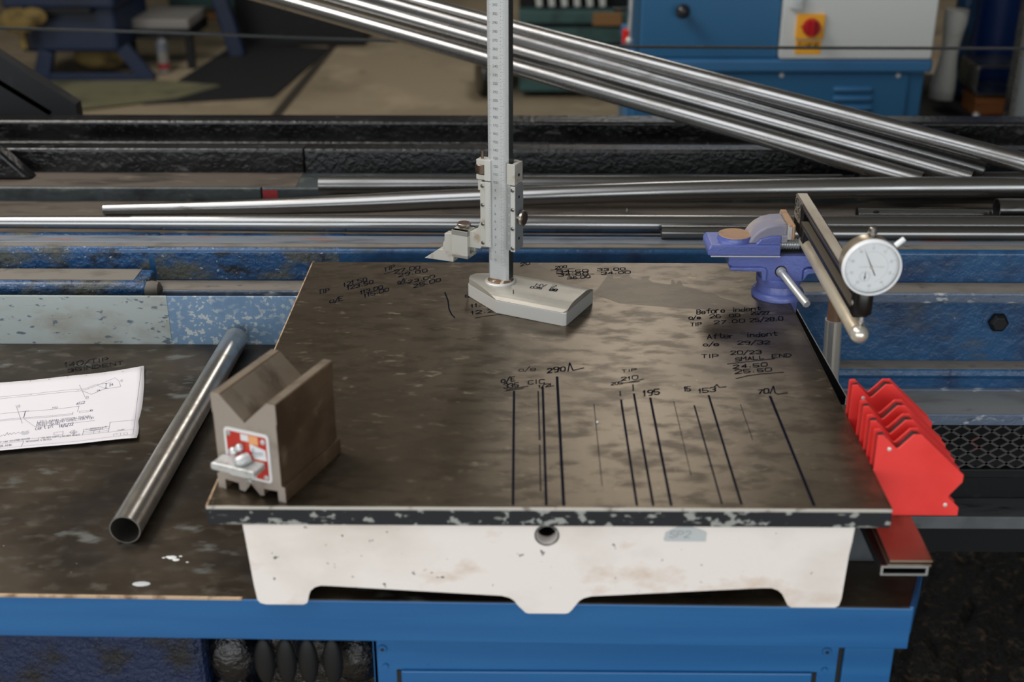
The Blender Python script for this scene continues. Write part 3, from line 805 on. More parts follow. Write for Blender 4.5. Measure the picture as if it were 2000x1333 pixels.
# top of the bed: tray, inner rail, middle rail, rear rail
MB().box(X0, X1, .79, 1.05, -.075, -.060).build('bed_plate', 'brown_flat', bed)
MB().prism([(1.047, -.075), (1.0468, -.038), (1.049, -.036), (1.14, -.036), (1.14, -.075)], X0, -.158, 'yz').build('inner_rail', 'green_grey_face', bed, .0015)
MB().prism([(1.047, -.075), (1.0468, -.038), (1.049, -.036), (1.14, -.036), (1.14, -.075)], -.156, X1, 'yz').build('inner_rail', 'green_grey_face', bed, .0015)
MB().box(-.155, -.13, 1.0462, 1.0475, -.058, -.040).build('red_patch', 'red_paint', bed)
MB().box(X0, -.10, 1.050, 1.133, -.0364, -.0354).build('rail_top', 'brown_flat', bed)
mid = [(1.131, -.05), (1.1312, .003), (1.134, .0068), (1.165, .0068), (1.165, -.05)]
MB().prism(mid, X0, -.098, 'yz').build('middle_rail', 'oily_beam', bed, .002)
MB().prism([(y - (.001 if y < 1.14 else 0), z) for y, z in mid], -.096, X1, 'yz').build('middle_rail', 'oily_black', bed, .002)
MB().box(X0, X1, 1.165, 1.36, -.075, -.055).build('oil_tray', 'oily_black', bed)
MB().prism([(1.350, -.06), (1.350, -.0055), (1.3535, -.002), (1.40, -.002), (1.40, -.06)], X0, X1, 'yz').build('rear_rail', 'oily_beam', bed, .002)
MB().prism([(1.325, -.06), (1.325, -.037), (1.328, -.0352), (1.352, -.0352), (1.352, -.06)], X0, X1, 'yz').build('rear_ledge', 'oily_black', bed, .002)
MB().box(X0, X1, 1.235, 1.255, -.055, -.020).build('feed_bar', 'tube_dark', bed, .004)
MB().cyl((.45, .995, -.0596), (.45, 1.0, -.055), .001).build('chip', 'bottle_white', bed)
for x0 in (-1.3, 1.5):
    MB().box(x0, x0 + .25, .74, 1.38, FLOOR, -.075).build('pedestal', 'deep_blue', bed, .004)
# leaning black plates at the left end of the bed
MB().prism([(-.95, .26), (-.90, .25), (-.575, .018), (-.575, -.06), (-.95, -.06)], 1.40, 1.43, 'xz').build('gusset_plate', 'black_paint', bed, .002)
MB().bar((-.90, 1.405, .185), (-.625, 1.405, -.002), .014, .010, (0, 1, 0)).build('gusset_edge', 'oily_beam', bed, .002)
MB().prism([(-.75, .045), (-.63, .030), (-.600, .012), (-.555, -.0355), (-.75, -.0355)], 1.085, 1.118, 'xz').build('casting_boss', 'oily_beam', bed, .006, 3)
# shop swarf on the floor under the bed
sw = MB()
nx, ny = 70, 60
vs = [(.45 + 1.6 * i / nx, -.9 + 2.2 * j / ny, FLOOR + .02 + random.random() * .018) for j in range(ny + 1) for i in range(nx + 1)]
sw.add(vs, [(j * (nx + 1) + i, j * (nx + 1) + i + 1, (j + 1) * (nx + 1) + i + 1, (j + 1) * (nx + 1) + i) for j in range(ny) for i in range(nx)])
tag(sw.build('swarf', 'swarf'), 'dark oily metal swarf covering the floor right of the bench', 'swarf', kind='stuff')

# ------------------------------------------------------------------ tubes
def tube_thing(name, label, p0, p1, R, m, wall=.0016, stations=None, group=None, n=40):
    p0, p1 = Vector(p0), Vector(p1)
    mid = (p0 + p1) / 2
    t = MB().tube(p0 - mid, p1 - mid, R, R - wall, n, stations)
    o = t.build(name, m, None, loc=mid)
    return tag(o, label, 'tube', group)
GT = 'steel tubes lying on the machine bed'
def sweep(mb, path, radii, wall, n=40):
    path = [Vector(p) for p in path]
    def ringset(off):
        rs = []
        for i, p in enumerate(path):
            t = (path[min(i + 1, len(path) - 1)] - path[max(i - 1, 0)]).normalized()
            sd = t.cross(Vector((0, 0, 1))).normalized()
            u = sd.cross(t)
            r = radii[i] - off
            rs.append([p + (sd * math.cos(2 * math.pi * k / n) + u * math.sin(2 * math.pi * k / n)) * r for k in range(n)])
        return rs
    rings = ringset(0) + ringset(wall)[::-1]
    rings.append(rings[0])
    vs = [v for r in rings for v in r]
    return mb.add(vs, [(i * n + k, i * n + (k + 1) % n, (i + 1) * n + (k + 1) % n, (i + 1) * n + k) for i in range(len(rings) - 1) for k in range(n)], True)
ctrl = [(-0.3986, 0.9735, -0.0504), (-0.191, 0.9634, -0.043), (0.0172, 0.9532, -0.0321), (0.1814, 0.945, -0.0213), (0.5033, 0.9286, -0.0026), (0.7786, 0.9143, 0.0085), (1.0486, 0.9, 0.0162), (1.3509, 0.8836, 0.0237)]
fine = []
for a, b, c, d in zip([ctrl[0]] + ctrl, ctrl, ctrl[1:], ctrl[2:] + [ctrl[-1]]):
    a, b, c, d = map(Vector, (a, b, c, d))
    for k in range(6):
        t = k / 6
        fine.append(.5 * ((2 * b) + (c - a) * t + (2 * a - 5 * b + 4 * c - d) * t * t + (3 * b - a - 3 * c + d) * t ** 3))
fine.append(Vector(ctrl[-1]))
rad = [.0156 * min(1, .58 + .42 * max(0, (p.x + .3986) / .46)) for p in fine]
om = Vector((.5, .94, 0))
tag(sweep(MB(), [p - om for p in fine], rad, .0016).build('steel_tube', 'tube_steel', None, loc=om, fix=True), 'long grey steel tube with a swaged left end crossing the bed behind the gauge', 'tube', GT)
tube_thing('steel_tube', 'grey steel tube along the front of the bed, just behind the blue flange', (-.75, .795, -.0100), (1.45, .795, -.0108), .0138, 'tube_steel', stations=[(0, .55), (.18, .72), (.205, .74), (.207, .80), (.30, .92), (.42, 1), (1, 1)], group=GT)
tube_thing('steel_tube', 'shorter steel tube starting left of the vise, nearest the blue flange', (.481, .7655, -.0125), (1.45, .7655, -.0125), .0102, 'tube_dark', group=GT)
tube_thing('steel_tube', 'scorched-end steel tube lying behind the long swaged tube left of the gauge', (-.0546, 1.02, -.0225), (.80, 1.02, -.0185), .0155, 'tube_dark', group=GT)
tube_thing('steel_tube', 'dark steel tube with a hole burnt near its left end, right of the vise', (.7967, .895, -.0275), (1.12, .895, -.0275), .0108, 'tube_steel', group=GT)
tube_thing('steel_tube', 'thick steel tube end at the right edge, under the long swaged tube', (.9990, .866, -.0100), (1.45, .868, -.0100), .0170, 'tube_dark', wall=.0022, group=GT)
tube_thing('steel_tube', 'large steel tube just peeping out above the long swaged tube at right', (.8160, .985, -.0110), (1.6, .985, -.0110), .0235, 'tube_dark', group=GT)
h = MB().sphere((.823, .8868, -.0245), .0062, 14, 8, (1.3, .3, .9)).build('burnt_hole', 'dark_hole')
h.parent = bpy.data.objects['steel_tube.004']
h.location = -bpy.data.objects['steel_tube.004'].location
GD = 'bundle of tubes slanting up to the left'
def ext(a, b, t0, t1):
    a, b = Vector(a), Vector(b)
    return a + (b - a) * t0, a + (b - a) * t1
for lab, a, b, t0, t1, m in (
    ('lowest of the slanting dark steel tubes behind the height gauge', (.7953, .9961, .0288), (-.033, 1.4446, .164), -.13, 1.7, 'tube_steel'),
    ('second lowest slanting steel tube, worn and rust-marked at its left end', (.6681, 1.1112, .0672), (-.0631, 1.5008, .1916), -.43, 1.7, 'tube_steel'),
    ('slanting steel tube half hidden between its neighbours in the bundle', (.8079, 1.0719, .0566), (.5257, 1.2127, .1068), -.72, 4.6, 'tube_dark'),
    ('topmost slanting steel tube, crossing in front of the blue lathe', (.8027, 1.0554, .0861), (.208, 1.3874, .1774), -.62, 2.4, 'tube_steel')):
    p, q = ext(a, b, t0, t1)
    tube_thing('slanting_tube', lab, p, q, .0150, m, group=GD)
# tube lying on the bench
p0, p1 = Vector((-.1148, .1015, ZB + .0158)), Vector((-.1015, .5640, ZB + .0158))
tube_thing('bench_tube', 'short bright brushed steel tube lying on the bench left of the plate', p0, p1, .0157, 'tube_bright', wall=.0012, n=64)

# wire rope
cu = MB()
pts = [(-1.6, 1.675, .137), (-.8114, 1.6751, .1099), (-.4915, 1.6749, .1019), (-.065, 1.6729, .087), (.22, 1.673, .0785), (.5001, 1.6728, .0735), (.9, 1.676, .0708), (1.3211, 1.6803, .0693), (2.2, 1.69, .067)]
for k in range(3):
    strand = []
    L = 0
    for a, b in zip(pts, pts[1:]):
        a, b = Vector(a), Vector(b)
        nseg = max(4, int((b - a).length / .006))
        for i in range(nseg):
            p = a.lerp(b, i / nseg)
            t = L / .022 * 2 * math.pi + k * 2.094
            strand.append(p + Vector((0, math.cos(t), math.sin(t))) * .0019)
            L += (b - a).length / nseg
    n = 5
    vs = [p + Vector((0, math.cos(2 * math.pi * j / n), math.sin(2 * math.pi * j / n))) * .0021 for p in strand for j in range(n)]
    fs = [(i * n + j, i * n + (j + 1) % n, (i + 1) * n + (j + 1) % n, (i + 1) * n + j) for i in range(len(strand) - 1) for j in range(n)]
    cu.add(vs, fs, True)
tag(cu.build('wire_rope', 'rope_steel'), 'dark twisted wire rope stretched across behind the machine bed', 'wire rope')

# ------------------------------------------------------------------ drawing sheet
TRp, BRp, TLp, BLp = (-.209, .502), (-.1635, .3097), (-.4969, .4293), (-.4542, .2485)
def paper_z(x, y):
    # distance from the front edge, lifted a little there and at the far right corner
    fx, fy = BRp[0] - BLp[0], BRp[1] - BLp[1]
    ln = math.hypot(fx, fy)
    d = abs((x - BLp[0]) * fy - (y - BLp[1]) * fx) / ln
    c = math.hypot(x - TRp[0], y - TRp[1])
    return ZB + .0006 + .0045 * max(0, 1 - d / .05) ** 2 + .004 * max(0, 1 - c / .07) ** 2 + .0006 * math.sin(x * 60) * math.sin(y * 45)
right = [TRp, (-.1950, .452), (-.1834, .4017), (-.1790, .378), (-.1765, .3595), (-.1712, .3440), (-.1665, .326), BRp]
pv, pf = [], []
nu, nv = 30, len(right) - 1
nvv = 24
def rlerp(t):
    k = min(int(t * nv), nv - 1)
    f = t * nv - k
    return (right[k][0] + (right[k + 1][0] - right[k][0]) * f, right[k][1] + (right[k + 1][1] - right[k][1]) * f)
for j in range(nvv + 1):
    t = j / nvv
    rx, ry = rlerp(t)
    lx, ly = TLp[0] + (BLp[0] - TLp[0]) * t, TLp[1] + (BLp[1] - TLp[1]) * t
    for i in range(nu + 1):
        s_ = i / nu
        x, y = lx + (rx - lx) * s_, ly + (ry - ly) * s_
        pv.append((x, y, paper_z(x, y)))
for j in range(nvv):
    for i in range(nu):
        a = j * (nu + 1) + i
        pf.append((a, a + nu + 1, a + nu + 2, a + 1))
sheet = thing('drawing_sheet', 'white engineering drawing printed on paper lying on the bench at left', 'drawing', (0, 0, 0))
pm = MB().add(pv, pf, True).build('paper', 'paper', sheet, fix=False)
sm = pm.modifiers.new('thickness', 'SOLIDIFY')
sm.thickness, sm.offset = .0002, -1
pr, pl = MB(), MB()
def drape(mb, w, pts):
    out = []
    for (xa, ya), (xb, yb) in zip(pts, pts[1:]):
        n = max(1, int(math.hypot(xb - xa, yb - ya) / .006))
        out += [(xa + (xb - xa) * i / n, ya + (yb - ya) * i / n) for i in range(n)]
    out.append(pts[-1])
    mb.ribbon([(x, y, paper_z(x, y) + .00025) for x, y in out], w)
for t, ox, oy, ux, uy, vx, vy, w in PRINT:
    tmp = MB()
    text(tmp, t, (ox, oy, 0), (ux, uy, 0), (vx, vy, 0), w / 1000)
    tmp.v = [(x, y, paper_z(x, y) + .00025) for x, y, z in tmp.v]
    (pl if t in ('cert pt', '14/6/22', '452', '24') else pr).add(tmp.v, tmp.f)
for w, *pts in PAPER_LINES:
    drape(pl if w > .55 else pr, max(w, .35) / 1000, pts)
pr.build('printed_lines', 'print_grey', sheet, fix=False)
pl.build('pen_notes', 'print_blue', sheet, fix=False)
MB().prism(circle(-.2995, .3265, .0045, 12), 0, .00012, 'xy').build('smudge', 'tape_grey', sheet, loc=(0, 0, paper_z(-.2995, .3265) + .00015))

# ------------------------------------------------------------------ V-block
vb = thing('v_block', 'brown steel V-block with a red and white label plate on its end', 'V-block', (.0368, .0198, 0), math.radians(-22))
def mir(p):
    return p
pts = [(-.0335, .0970), (-.0325, .0975), (-.0243, .0975), (-.0233, .0965), (-.0008, .0745), (0, .0735), (.0008, .0745), (.0233, .0965), (.0243, .0975), (.0325, .0975), (.0335, .0970),
       (.0335, .0785), (.0327, .0780), (.0327, .0160), (.0362, .0152), (.0362, 0), (.0285, 0), (.0285, .0105), (.0135, .0095), (.0135, .0025), (.0095, .0015), (.0005, .0120),
       (-.0070, .0020), (-.0125, .0025), (-.0128, .0095), (-.0275, .0105), (-.0275, 0), (-.0355, 0), (-.0355, .0150), (-.0327, .0158), (-.0327, .0780), (-.0335, .0785)]
MB().prism(pts, .0004, .0985, 'xz').build('body', 'vblock_side', vb, .0006)
MB().prism([(a * .998, max(b, .0) if b < .09 else b) for a, b in pts], -.0002, .0003, 'xz').build('end_face', 'vblock_front', vb)
for s in (-1, 1):
    MB().prism([(s * .0236, .0965), (s * .0009, .0743), (s * .0009, .0752), (s * .0230, .0967)], .001, .098, 'xz').build('v_face', 'vblock_ground', vb)
    MB().box(min(s * .0245, s * .0325), max(s * .0245, s * .0325), .001, .098, .0974, .0978).build('top_land', 'vblock_ground', vb)
lp = MB().prism(rrect(-.0225, .0245, .0175, .0665, .004), -.0016, -.0002, 'xz').build('label_plate', 'label_white', vb, .0003)
MB().prism(rrect(-.0198, .0218, .0202, .0638, .002), -.0019, -.0015, 'xz').build('red_panel', 'label_red', lp)
for m, b in (('label_orange', (.004, .0135, .0545, .0632)), ('label_white', (-.0045, .0035, .0565, .0630)), ('label_white', (-.0190, -.0100, .0410, .0440)),
             ('label_orange', (-.0150, -.0040, .0210, .0285)), ('label_white', (.0010, .0085, .0208, .0275)), ('label_white', (-.0065, -.0030, .0210, .0285))):
    MB().box(b[0], b[1], -.0021, -.0017, b[2], b[3]).build('label_patch', m, lp)
MB().prism([(.0045, .0545), (.0205, .0512), (.0212, .0405), (.0075, .0405), (.0045, .0455)], -.0022, -.0017, 'xz').build('label_patch', 'label_white', lp)
MB().prism([(-.0080, .0400), (.0080, .0400), (.0050, .0480), (-.0030, .0490)], -.0023, -.0017, 'xz').build('red_boss', 'bright_red', lp)
sc = MB()
sc.ribbon([(x, -.0024, z) for x, z in ((.0062, .0440), (.0068, .0495), (.0080, .0512), (.0090, .0490), (.0078, .0465), (.0062, .0470), (.0085, .0450), (.0098, .0470), (.0105, .0455), (.0118, .0475), (.0122, .0458), (.0136, .0478), (.0140, .0460), (.0155, .0482), (.0160, .0466), (.0180, .0490))], .0005, (0, -1, 0))
sc.ribbon([(x, -.0024, z) for x, z in ((.0075, .0428), (.0190, .0462))], .0004, (0, -1, 0))
sc.build('script_lettering', 'print_grey', lp, fix=False)
for x, z in ((-.0172, .0608), (.0185, .0590), (-.0165, .0245), (.0190, .0232)):
    MB().lathe([(.0026, 0), (.0022, .0009), (.001, .0012)], (x, -.0018, z), (0, -1, 0), 16).build('rivet', 'cast_alloy', lp)
lv = MB().prism(rrect(-.0255, .0200, -.0205, -.0018, .003), .0335, .0385, 'xy')
lv.prism(rrect(-.0255, .0200, .0325, .0395, .002), -.0215, -.0185, 'xz')
lever = lv.build('lever', 'cast_alloy', vb, .001)
MB().sphere((-.0095, -.0075, .0470), .0042, 16, 10).sphere((-.0050, -.0045, .0500), .0040, 16, 10).build('ball_stud', 'zinc', lever)
MB().lathe([(.0008, -.006), (.0046, -.005), (.0056, 0), (.0056, .006), (.0040, .009), (.001, .0102)], (.0030, -.0095, .0425), (-.55, -.75, -.25), 20).build('oval_knob', 'cast_alloy', lever)
MB().prism([(-.004, .0160), (.004, .0150), (.002, .0190)], -.004, -.0002, 'xz').build('lug', 'cast_alloy', vb, .0008)

# ------------------------------------------------------------------ height gauge
hg = thing('height_gauge', 'satin steel vernier height gauge standing at the back of the surface plate', 'height gauge', (.2537, .481, 0), math.radians(-26))
bp = [(.0147, -.041), (.1025, -.041), (.1067, -.0385), (.1067, .041), (.0147, .041), (-.041, .009), (-.0425, .004), (-.0425, -.004), (-.041, -.009)]
def base_h(y):
    t = max(0, 1 - (y / .041) ** 2)
    return .0175 + .0085 * (t ** .8 if abs(y) > .018 else (1 - (.018 / .041) ** 2) ** .8)
MB().prism(bp, 0, .0172, 'xy').build('foot', 'gauge_bright', hg, .0010)
nb = 16
ys = [-.041 + .082 * i / nb for i in range(nb + 1)]
def xrange_at(y):
    ay = abs(y)
    x0 = .0147 - (.041 - ay) / (.041 - .009) * .0557 if ay > .009 else -.041 - (.0015 if ay < .004 else 0)
    return max(x0, -.0425), .1067 if y > -.0385 else .1067 - (-.0385 - y) / .0025 * .0042
cr = MB()
for i in range(nb):
    ya, yb = ys[i], ys[i + 1]
    (a0, a1), (b0, b1) = xrange_at(ya), xrange_at(yb)
    za, zb = base_h(ya), base_h(yb)
    cr.add([(a0, ya, .0172), (a1, ya, .0172), (b1, yb, .0172), (b0, yb, .0172), (a0, ya, za), (a1, ya, za), (b1, yb, zb), (b0, yb, zb)],
           [(4, 5, 6, 7), (0, 4, 7, 3), (1, 2, 6, 5)] + ([(0, 1, 5, 4)] if i == 0 else []) + ([(3, 7, 6, 2)] if i == nb - 1 else []))
cr.build('crown', 'gauge_top', hg)
tx = MB()
zt = base_h(0) + .0003
text(tx, 'HV 2', (.044, .004, zt), (.026, .006, 0), (-.001, .008, 0), .0009)
text(tx, '035', (.042, -.005, zt), (.015, .003, 0), (-.001, .006, 0), .0011)
text(tx, '88', (.066, -.002, zt), (.010, .002, 0), (-.001, .007, 0), .0014)
tx.ribbon([(.027, -.019, base_h(-.019) + .0004), (.031, -.027, base_h(-.027) + .0006)], .0009)
tx.build('pen_marks', 'ink_faint', hg, fix=False)
MB().lathe([(.0195, .0), (.0195, .0022), (.0180, .0034)], (0, 0, base_h(0) - .001), (0, 0, 1), 40).build('collar', 'gauge_bright', hg)
MB().lathe([(.0165, 0), (.0150, .0020), (.0128, .0030)], (0, 0, base_h(0) + .002), (0, 0, 1), 30).build('weld', 'rust_brown', hg)
bc = [(-.0135, -.0045), (-.0108, -.0075), (.0108, -.0075), (.0135, -.0045), (.0135, .0075), (-.0135, .0075)]
beam = MB().prism(bc, .026, .62, 'xy').build('beam', 'gauge_satin', hg)
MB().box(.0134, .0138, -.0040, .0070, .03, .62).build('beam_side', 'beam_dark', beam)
sc, sd = MB(), MB()
y0 = -.0077
for i in range(0, 61):
    z = .0545 + i * .00983
    sc.box(-.0106, -.0075, y0, -.0074, z - .00012, z + .00012)
    if z < .61:
        t = str(i) if i < 10 else str(i * 10)
        text(sd, t, (-.0052 + (0 if i > 9 else .0012), y0, z - .0012), (.0066 if i > 9 else .0022, 0, 0), (0, 0, .0025), .0003, (0, -1, 0))
    for k in range(1, 10):
        zz = z + k * .000983
        sc.box(-.0106, -.0088 if k != 5 else -.0080, y0, -.0074, zz - .00007, zz + .00007)
for i in range(0, 300):
    z = .049 + i * .00196
    sc.box(.0083 if i % 5 else .0066, .0106, y0, -.0074, z - .00008, z + .00008)
    if i % 2 == 0:
        sd.box(.0050, .0055, y0, -.0074, z - .0003, z + .0003)
sc.build('scale_ticks', 'engrave', beam, fix=False)
sd.build('scale_numbers', 'engrave_dark', beam, fix=False)
# slider
sl = MB().box(-.0212, -.0137, -.0085, .0100, .0705, .1520).box(.0138, .0250, -.0090, .0100, .0705, .1520).box(-.0212, .0250, .0077, .0120, .0705, .1520)
sl.build('slider', 'gauge_bright', hg, .0006)
MB().box(-.0150, -.0076, -.0112, -.0080, .0710, .1528).build('vernier_strip', 'gauge_bright', hg, .0004)
MB().box(-.0214, -.0150, -.0112, -.0084, .0705, .1522).build('vernier_mount', 'gauge_worn', hg, .0004)
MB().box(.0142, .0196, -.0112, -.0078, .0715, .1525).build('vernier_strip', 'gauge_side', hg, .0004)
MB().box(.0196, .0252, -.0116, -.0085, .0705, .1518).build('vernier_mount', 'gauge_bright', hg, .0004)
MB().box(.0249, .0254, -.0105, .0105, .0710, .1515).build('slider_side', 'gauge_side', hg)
vt = MB()
for i in range(26):
    z = .080 + i * .0027
    vt.box(-.0095, -.0078, -.0114, -.0111, z - .00008, z + .00008)
    vt.box(.0144, .0158, -.0114, -.0111, z - .00008, z + .00008)
vt.build('vernier_ticks', 'engrave', hg, fix=False)
vn = MB()
for i in range(7):
    text(vn, str(6 - i if i else 5), (.0165, -.0115, .080 + i * .0118), (.002, 0, 0), (0, 0, .0024), .0003, (0, -1, 0))
text(vn, '0.02MM', (.0230, -.0119, .098), (0, 0, .013), (-.0018, 0, 0), .0003, (0, -1, 0))
vn.build('vernier_numbers', 'label_white', hg, fix=False)
for x, zs in ((.0223, (.1474, .1234, .0996, .0749)), (-.0181, (.1474, .1237, .0997, .0756))):
    for z in zs:
        yy = -.0117 if x > 0 else -.0113
        s_ = MB().lathe([(.0024, 0), (.0024, .0006), (.0018, .0009)], (x, yy, z), (0, -1, 0), 16).build('screw', 'screw_steel', hg)
        MB().bar((x - .0016, yy - .0010, z - .0007), (x + .0016, yy - .0010, z + .0007), .0006, .0003, (0, 1, 0)).build('screw_slot', 'dark_hole', s_)
for z in (.137, .085):
    MB().cyl((.0250, -.001, z), (.0258, -.001, z), .0017, n=14).build('set_screw', 'dark_hole', hg)
# fine adjustment clamp above the slider
MB().box(-.0156, -.0074, -.0112, .010, .1540, .1795).build('clamp_block', 'gauge_bright', hg, .0006)
MB().box(-.0265, -.0150, -.0105, .004, .1725, .1790).build('clamp_arm', 'gauge_worn', hg, .0006)
MB().box(-.0267, -.0150, -.0105, .004, .1545, .1605).build('clamp_arm', 'gauge_worn', hg, .0006)
MB().box(-.0256, -.0205, -.0085, .004, .1405, .1535).build('nut_lug', 'gauge_worn', hg, .0006)
MB().cyl((-.0215, -.004, .142), (-.0215, -.004, .1880), .0018, n=14).build('adjusting_screw', 'knob_bronze', hg)
tw = MB().lathe([(.0070, 0), (.0078, .0008), (.0078, .0107), (.0070, .0115)], (-.0215, -.004, .1612), (0, 0, 1), 28)
for k in range(28):
    a = 2 * math.pi * k / 28
    tw.bar((-.0215 + .0079 * math.cos(a), -.004 + .0079 * math.sin(a), .1625), (-.0215 + .0079 * math.cos(a), -.004 + .0079 * math.sin(a), .1718), .0006, .0006, (math.cos(a), math.sin(a), 0))
tw.build('thumbwheel', 'knob_bronze', hg)
rc = MB().box(.0143, .0250, -.0112, -.0078, .1532, .1785).box(.0200, .0250, -.0078, .0105, .1532, .1785).box(.0138, .0250, .0080, .0105, .1532, .1785)
rc.build('clamp_block', 'gauge_worn', hg, .0006)
MB().cyl((.0250, -.001, .164), (.0257, -.001, .164), .0019, n=14).build('set_screw', 'dark_hole', hg)
kn = MB().lathe([(.004, 0), (.004, .004), (.0080, .0042), (.0094, .0050), (.0094, .0078), (.0086, .0084)], (.0254, -.0026, .1119), (1, 0, 0), 30)
k_ = kn.build('lock_knob', 'knob_rim', hg)
MB().lathe([(.0084, 0), (.0078, .0008)], (.0254 + .0080, -.0026, .1119), (1, 0, 0), 30).build('knob_face', 'knob_bronze', k_)
# jaw arm, scriber clamp and scriber
MB().prism([(-.0420, .0845), (-.0297, .0885), (-.0265, .0925), (-.024, .0988), (-.0205, .0993), (-.0208, .0700), (-.0237, .0658), (-.0420, .0655)], -.0085, .0045, 'xz').build('jaw_arm', 'gauge_worn', hg, .0006)
sb = MB().prism([(-.1033, .0404), (-.0829, .0554), (-.0764, .0558), (-.0761, .0646), (-.0738, .0683), (-.0736, .0778), (-.0600, .0790), (-.0400, .0800), (-.0400, .0700), (-.0600, .0600), (-.0621, .0419)], -.0080, .0035, 'xz')
sb.build('scriber', 'gauge_worn', hg, .0005)
MB().box(-.0602, -.0380, -.0145, -.0080, .0514, .0870).box(-.0602, -.0380, .0050, .0100, .0514, .0870).box(-.0602, -.0380, -.0145, .0100, .0800, .0870).box(-.0602, -.0380, -.0145, .0100, .0514, .0560).build('scriber_clamp', 'gauge_worn', hg, .0007)
sk = MB().lathe([(.004, 0), (.004, .0022), (.0078, .0026), (.0085, .0036), (.0085, .0062), (.0078, .0068)], (-.0492, -.002, .0868), (0, 0, 1), 30).build('clamp_knob', 'knob_rim', hg)
MB().lathe([(.0077, 0), (.0072, .0006)], (-.0492, -.002, .0868 + .0065), (0, 0, 1), 30).build('knob_face', 'knob_bronze', sk)

# ------------------------------------------------------------------ bench vise on the plate's far right corner
vx, vy = .600, .503
vise = thing('bench_vise', 'small blue swivel bench vise clamped to the far right corner of the plate', 'vise', (vx, vy, 0))
MB().lathe([(.0325, 0), (.0325, .0045), (.0310, .0070), (.0272, .0085), (.0262, .0165), (.0255, .0180)], (0, 0, 0), (0, 0, 1), 48).build('swivel_base', 'vise_blue', vise)
MB().lathe([(.0275, .0), (.0280, .0015), (.0280, .0085), (.0262, .0100)], (0, 0, .0175), (0, 0, 1), 48).build('turntable', 'vise_blue', vise)
bd = [(-.068, .0585), (.036, .0585), (.042, .0545), (.062, .0545), (.062, .0445), (.030, .0440), (.0255, .0420), (.0245, .0390), (.0245, .0250), (-.0205, .0250), (-.0205, .0390), (-.0225, .0422), (-.0265, .0435), (-.062, .0435), (-.068, .0470)]
MB().prism(bd, -.022, .022, 'xz').build('body', 'vise_blue', vise, .0014)
MB().prism([(-.066, .0445), (-.024, .0445), (-.0205, .0415), (-.0205, .0270), (-.0255, .0270), (-.0275, .0390), (-.066, .0405)], -.026, .020, 'xz').build('body_flange', 'vise_blue', vise, .0014)
MB().prism([(.060, .0430), (.028, .0430), (.0245, .0400), (.0245, .0270), (.030, .0360), (.060, .0405)], -.026, .020, 'xz').build('body_flange', 'vise_blue', vise, .0014)
mj = thing('x', None, None)
bpy.data.objects.remove(mj)
MB().prism([(-.094, .0600), (-.094, .0690), (-.0905, .0728), (-.006, .0735), (-.006, .0600)], -.0255, .0255, 'xz').build('sliding_jaw', 'vise_blue', vise, .0016)
MB().box(-.0905, -.006, -.0262, .0262, .0583, .0602).build('slide_plate', 'zinc', vise, .0004)
MB().box(-.060, .055, -.012, .012, .0583, .0594).build('slide_way', 'dark_hole', vise)
an = MB().lathe([(.0218, 0), (.0206, .0016), (.0206, .0064)], (-.0588, 0, .0728), (0, 0, 1), 44).build('anvil', 'vise_blue', vise)
MB().lathe([(.0204, 0), (.0198, .0006)], (-.0588, 0, .0728 + .0062), (0, 0, 1), 44).build('anvil_face', 'anvil_tan', an)
jw = [(-.0450, .0730), (-.0425, .0770), (-.0385, .0835), (-.0325, .0895), (-.0240, .0945), (-.0140, .0972), (-.0010, .0980), (.0015, .0978), (.0015, .0800), (-.004, .0770), (-.010, .0730)]
MB().prism(jw, -.0190, .0250, 'xz', smooth_sides=True).build('jaw_horn', 'vise_worn', vise, .0030, 3)
MB().prism([(-.0370, .0730), (-.0310, .0800), (-.0180, .0838), (-.006, .0840), (-.006, .0730)], -.0235, -.0185, 'xz').build('jaw_shoulder', 'vise_blue', vise, .0012)
MB().box(-.006, .0015, -.0235, .025, .0760, .0850).build('jaw_pad', 'vise_worn', vise, .0010)
MB().box(.0010, .0062, -.0240, .0365, .0800, .0965).build('jaw_plate', 'zinc', vise, .0006)
MB().box(.0015, .0095, -.0225, .0372, .0962, .0988).box(.0062, .0098, -.0245, .0372, .0790, .0985).build('soft_jaw', 'copper_tan', vise, .0012)
th = MB().cyl((-.010, 0, .0665), (.034, 0, .0665), .0052, n=24)
for k in range(14):
    th.lathe([(.0052, 0), (.0066, .0007), (.0066, .0014), (.0052, .0021)], (-.008 + k * .003, 0, .0665), (1, 0, 0), 24, False, False)
th.build('lead_screw', 'zinc', vise)
MB().prism([(.0268, .0560), (.0268, .0960), (.030, .0975), (.044, .0930), (.054, .0800), (.060, .0560)], -.022, .030, 'xz').build('fixed_jaw', 'vise_blue', vise, .0030, 3)
MB().box(.0245, .0270, -.0240, .0365, .0800, .0965).build('jaw_plate', 'zinc', vise, .0006)
hd = MB().lathe([(.0047, 0), (.0047, .066), (.0043, .0672)], (-.0029, -.0215, .0385), (.0214, -.0605, -.0185), 24)
hd.lathe([(.0062, -.001), (.0062, .003)], (-.0029, -.0215, .0385), (.0214, -.0605, -.0185), 24)
hd.build('lock_handle', 'zinc', vise)
MB().lathe([(.0075, 0), (.0075, .0006)], (-.0029, -.0218, .0385), (0, -1, 0), 24).build('handle_hole', 'dark_hole', vise)
MB().box(.0125, .0222, -.016, .014, -.075, .0040).box(-.030, .0222, -.016, .014, -.075, -.062).build('clamp_leg', 'vise_blue', vise, .0014)
MB().cyl((-.012, 0, -.062), (-.012, 0, -.0205), .006, n=20).lathe([(.011, 0), (.011, .004)], (-.012, 0, -.0235), (0, 0, 1), 24).build('clamp_screw', 'zinc', vise)

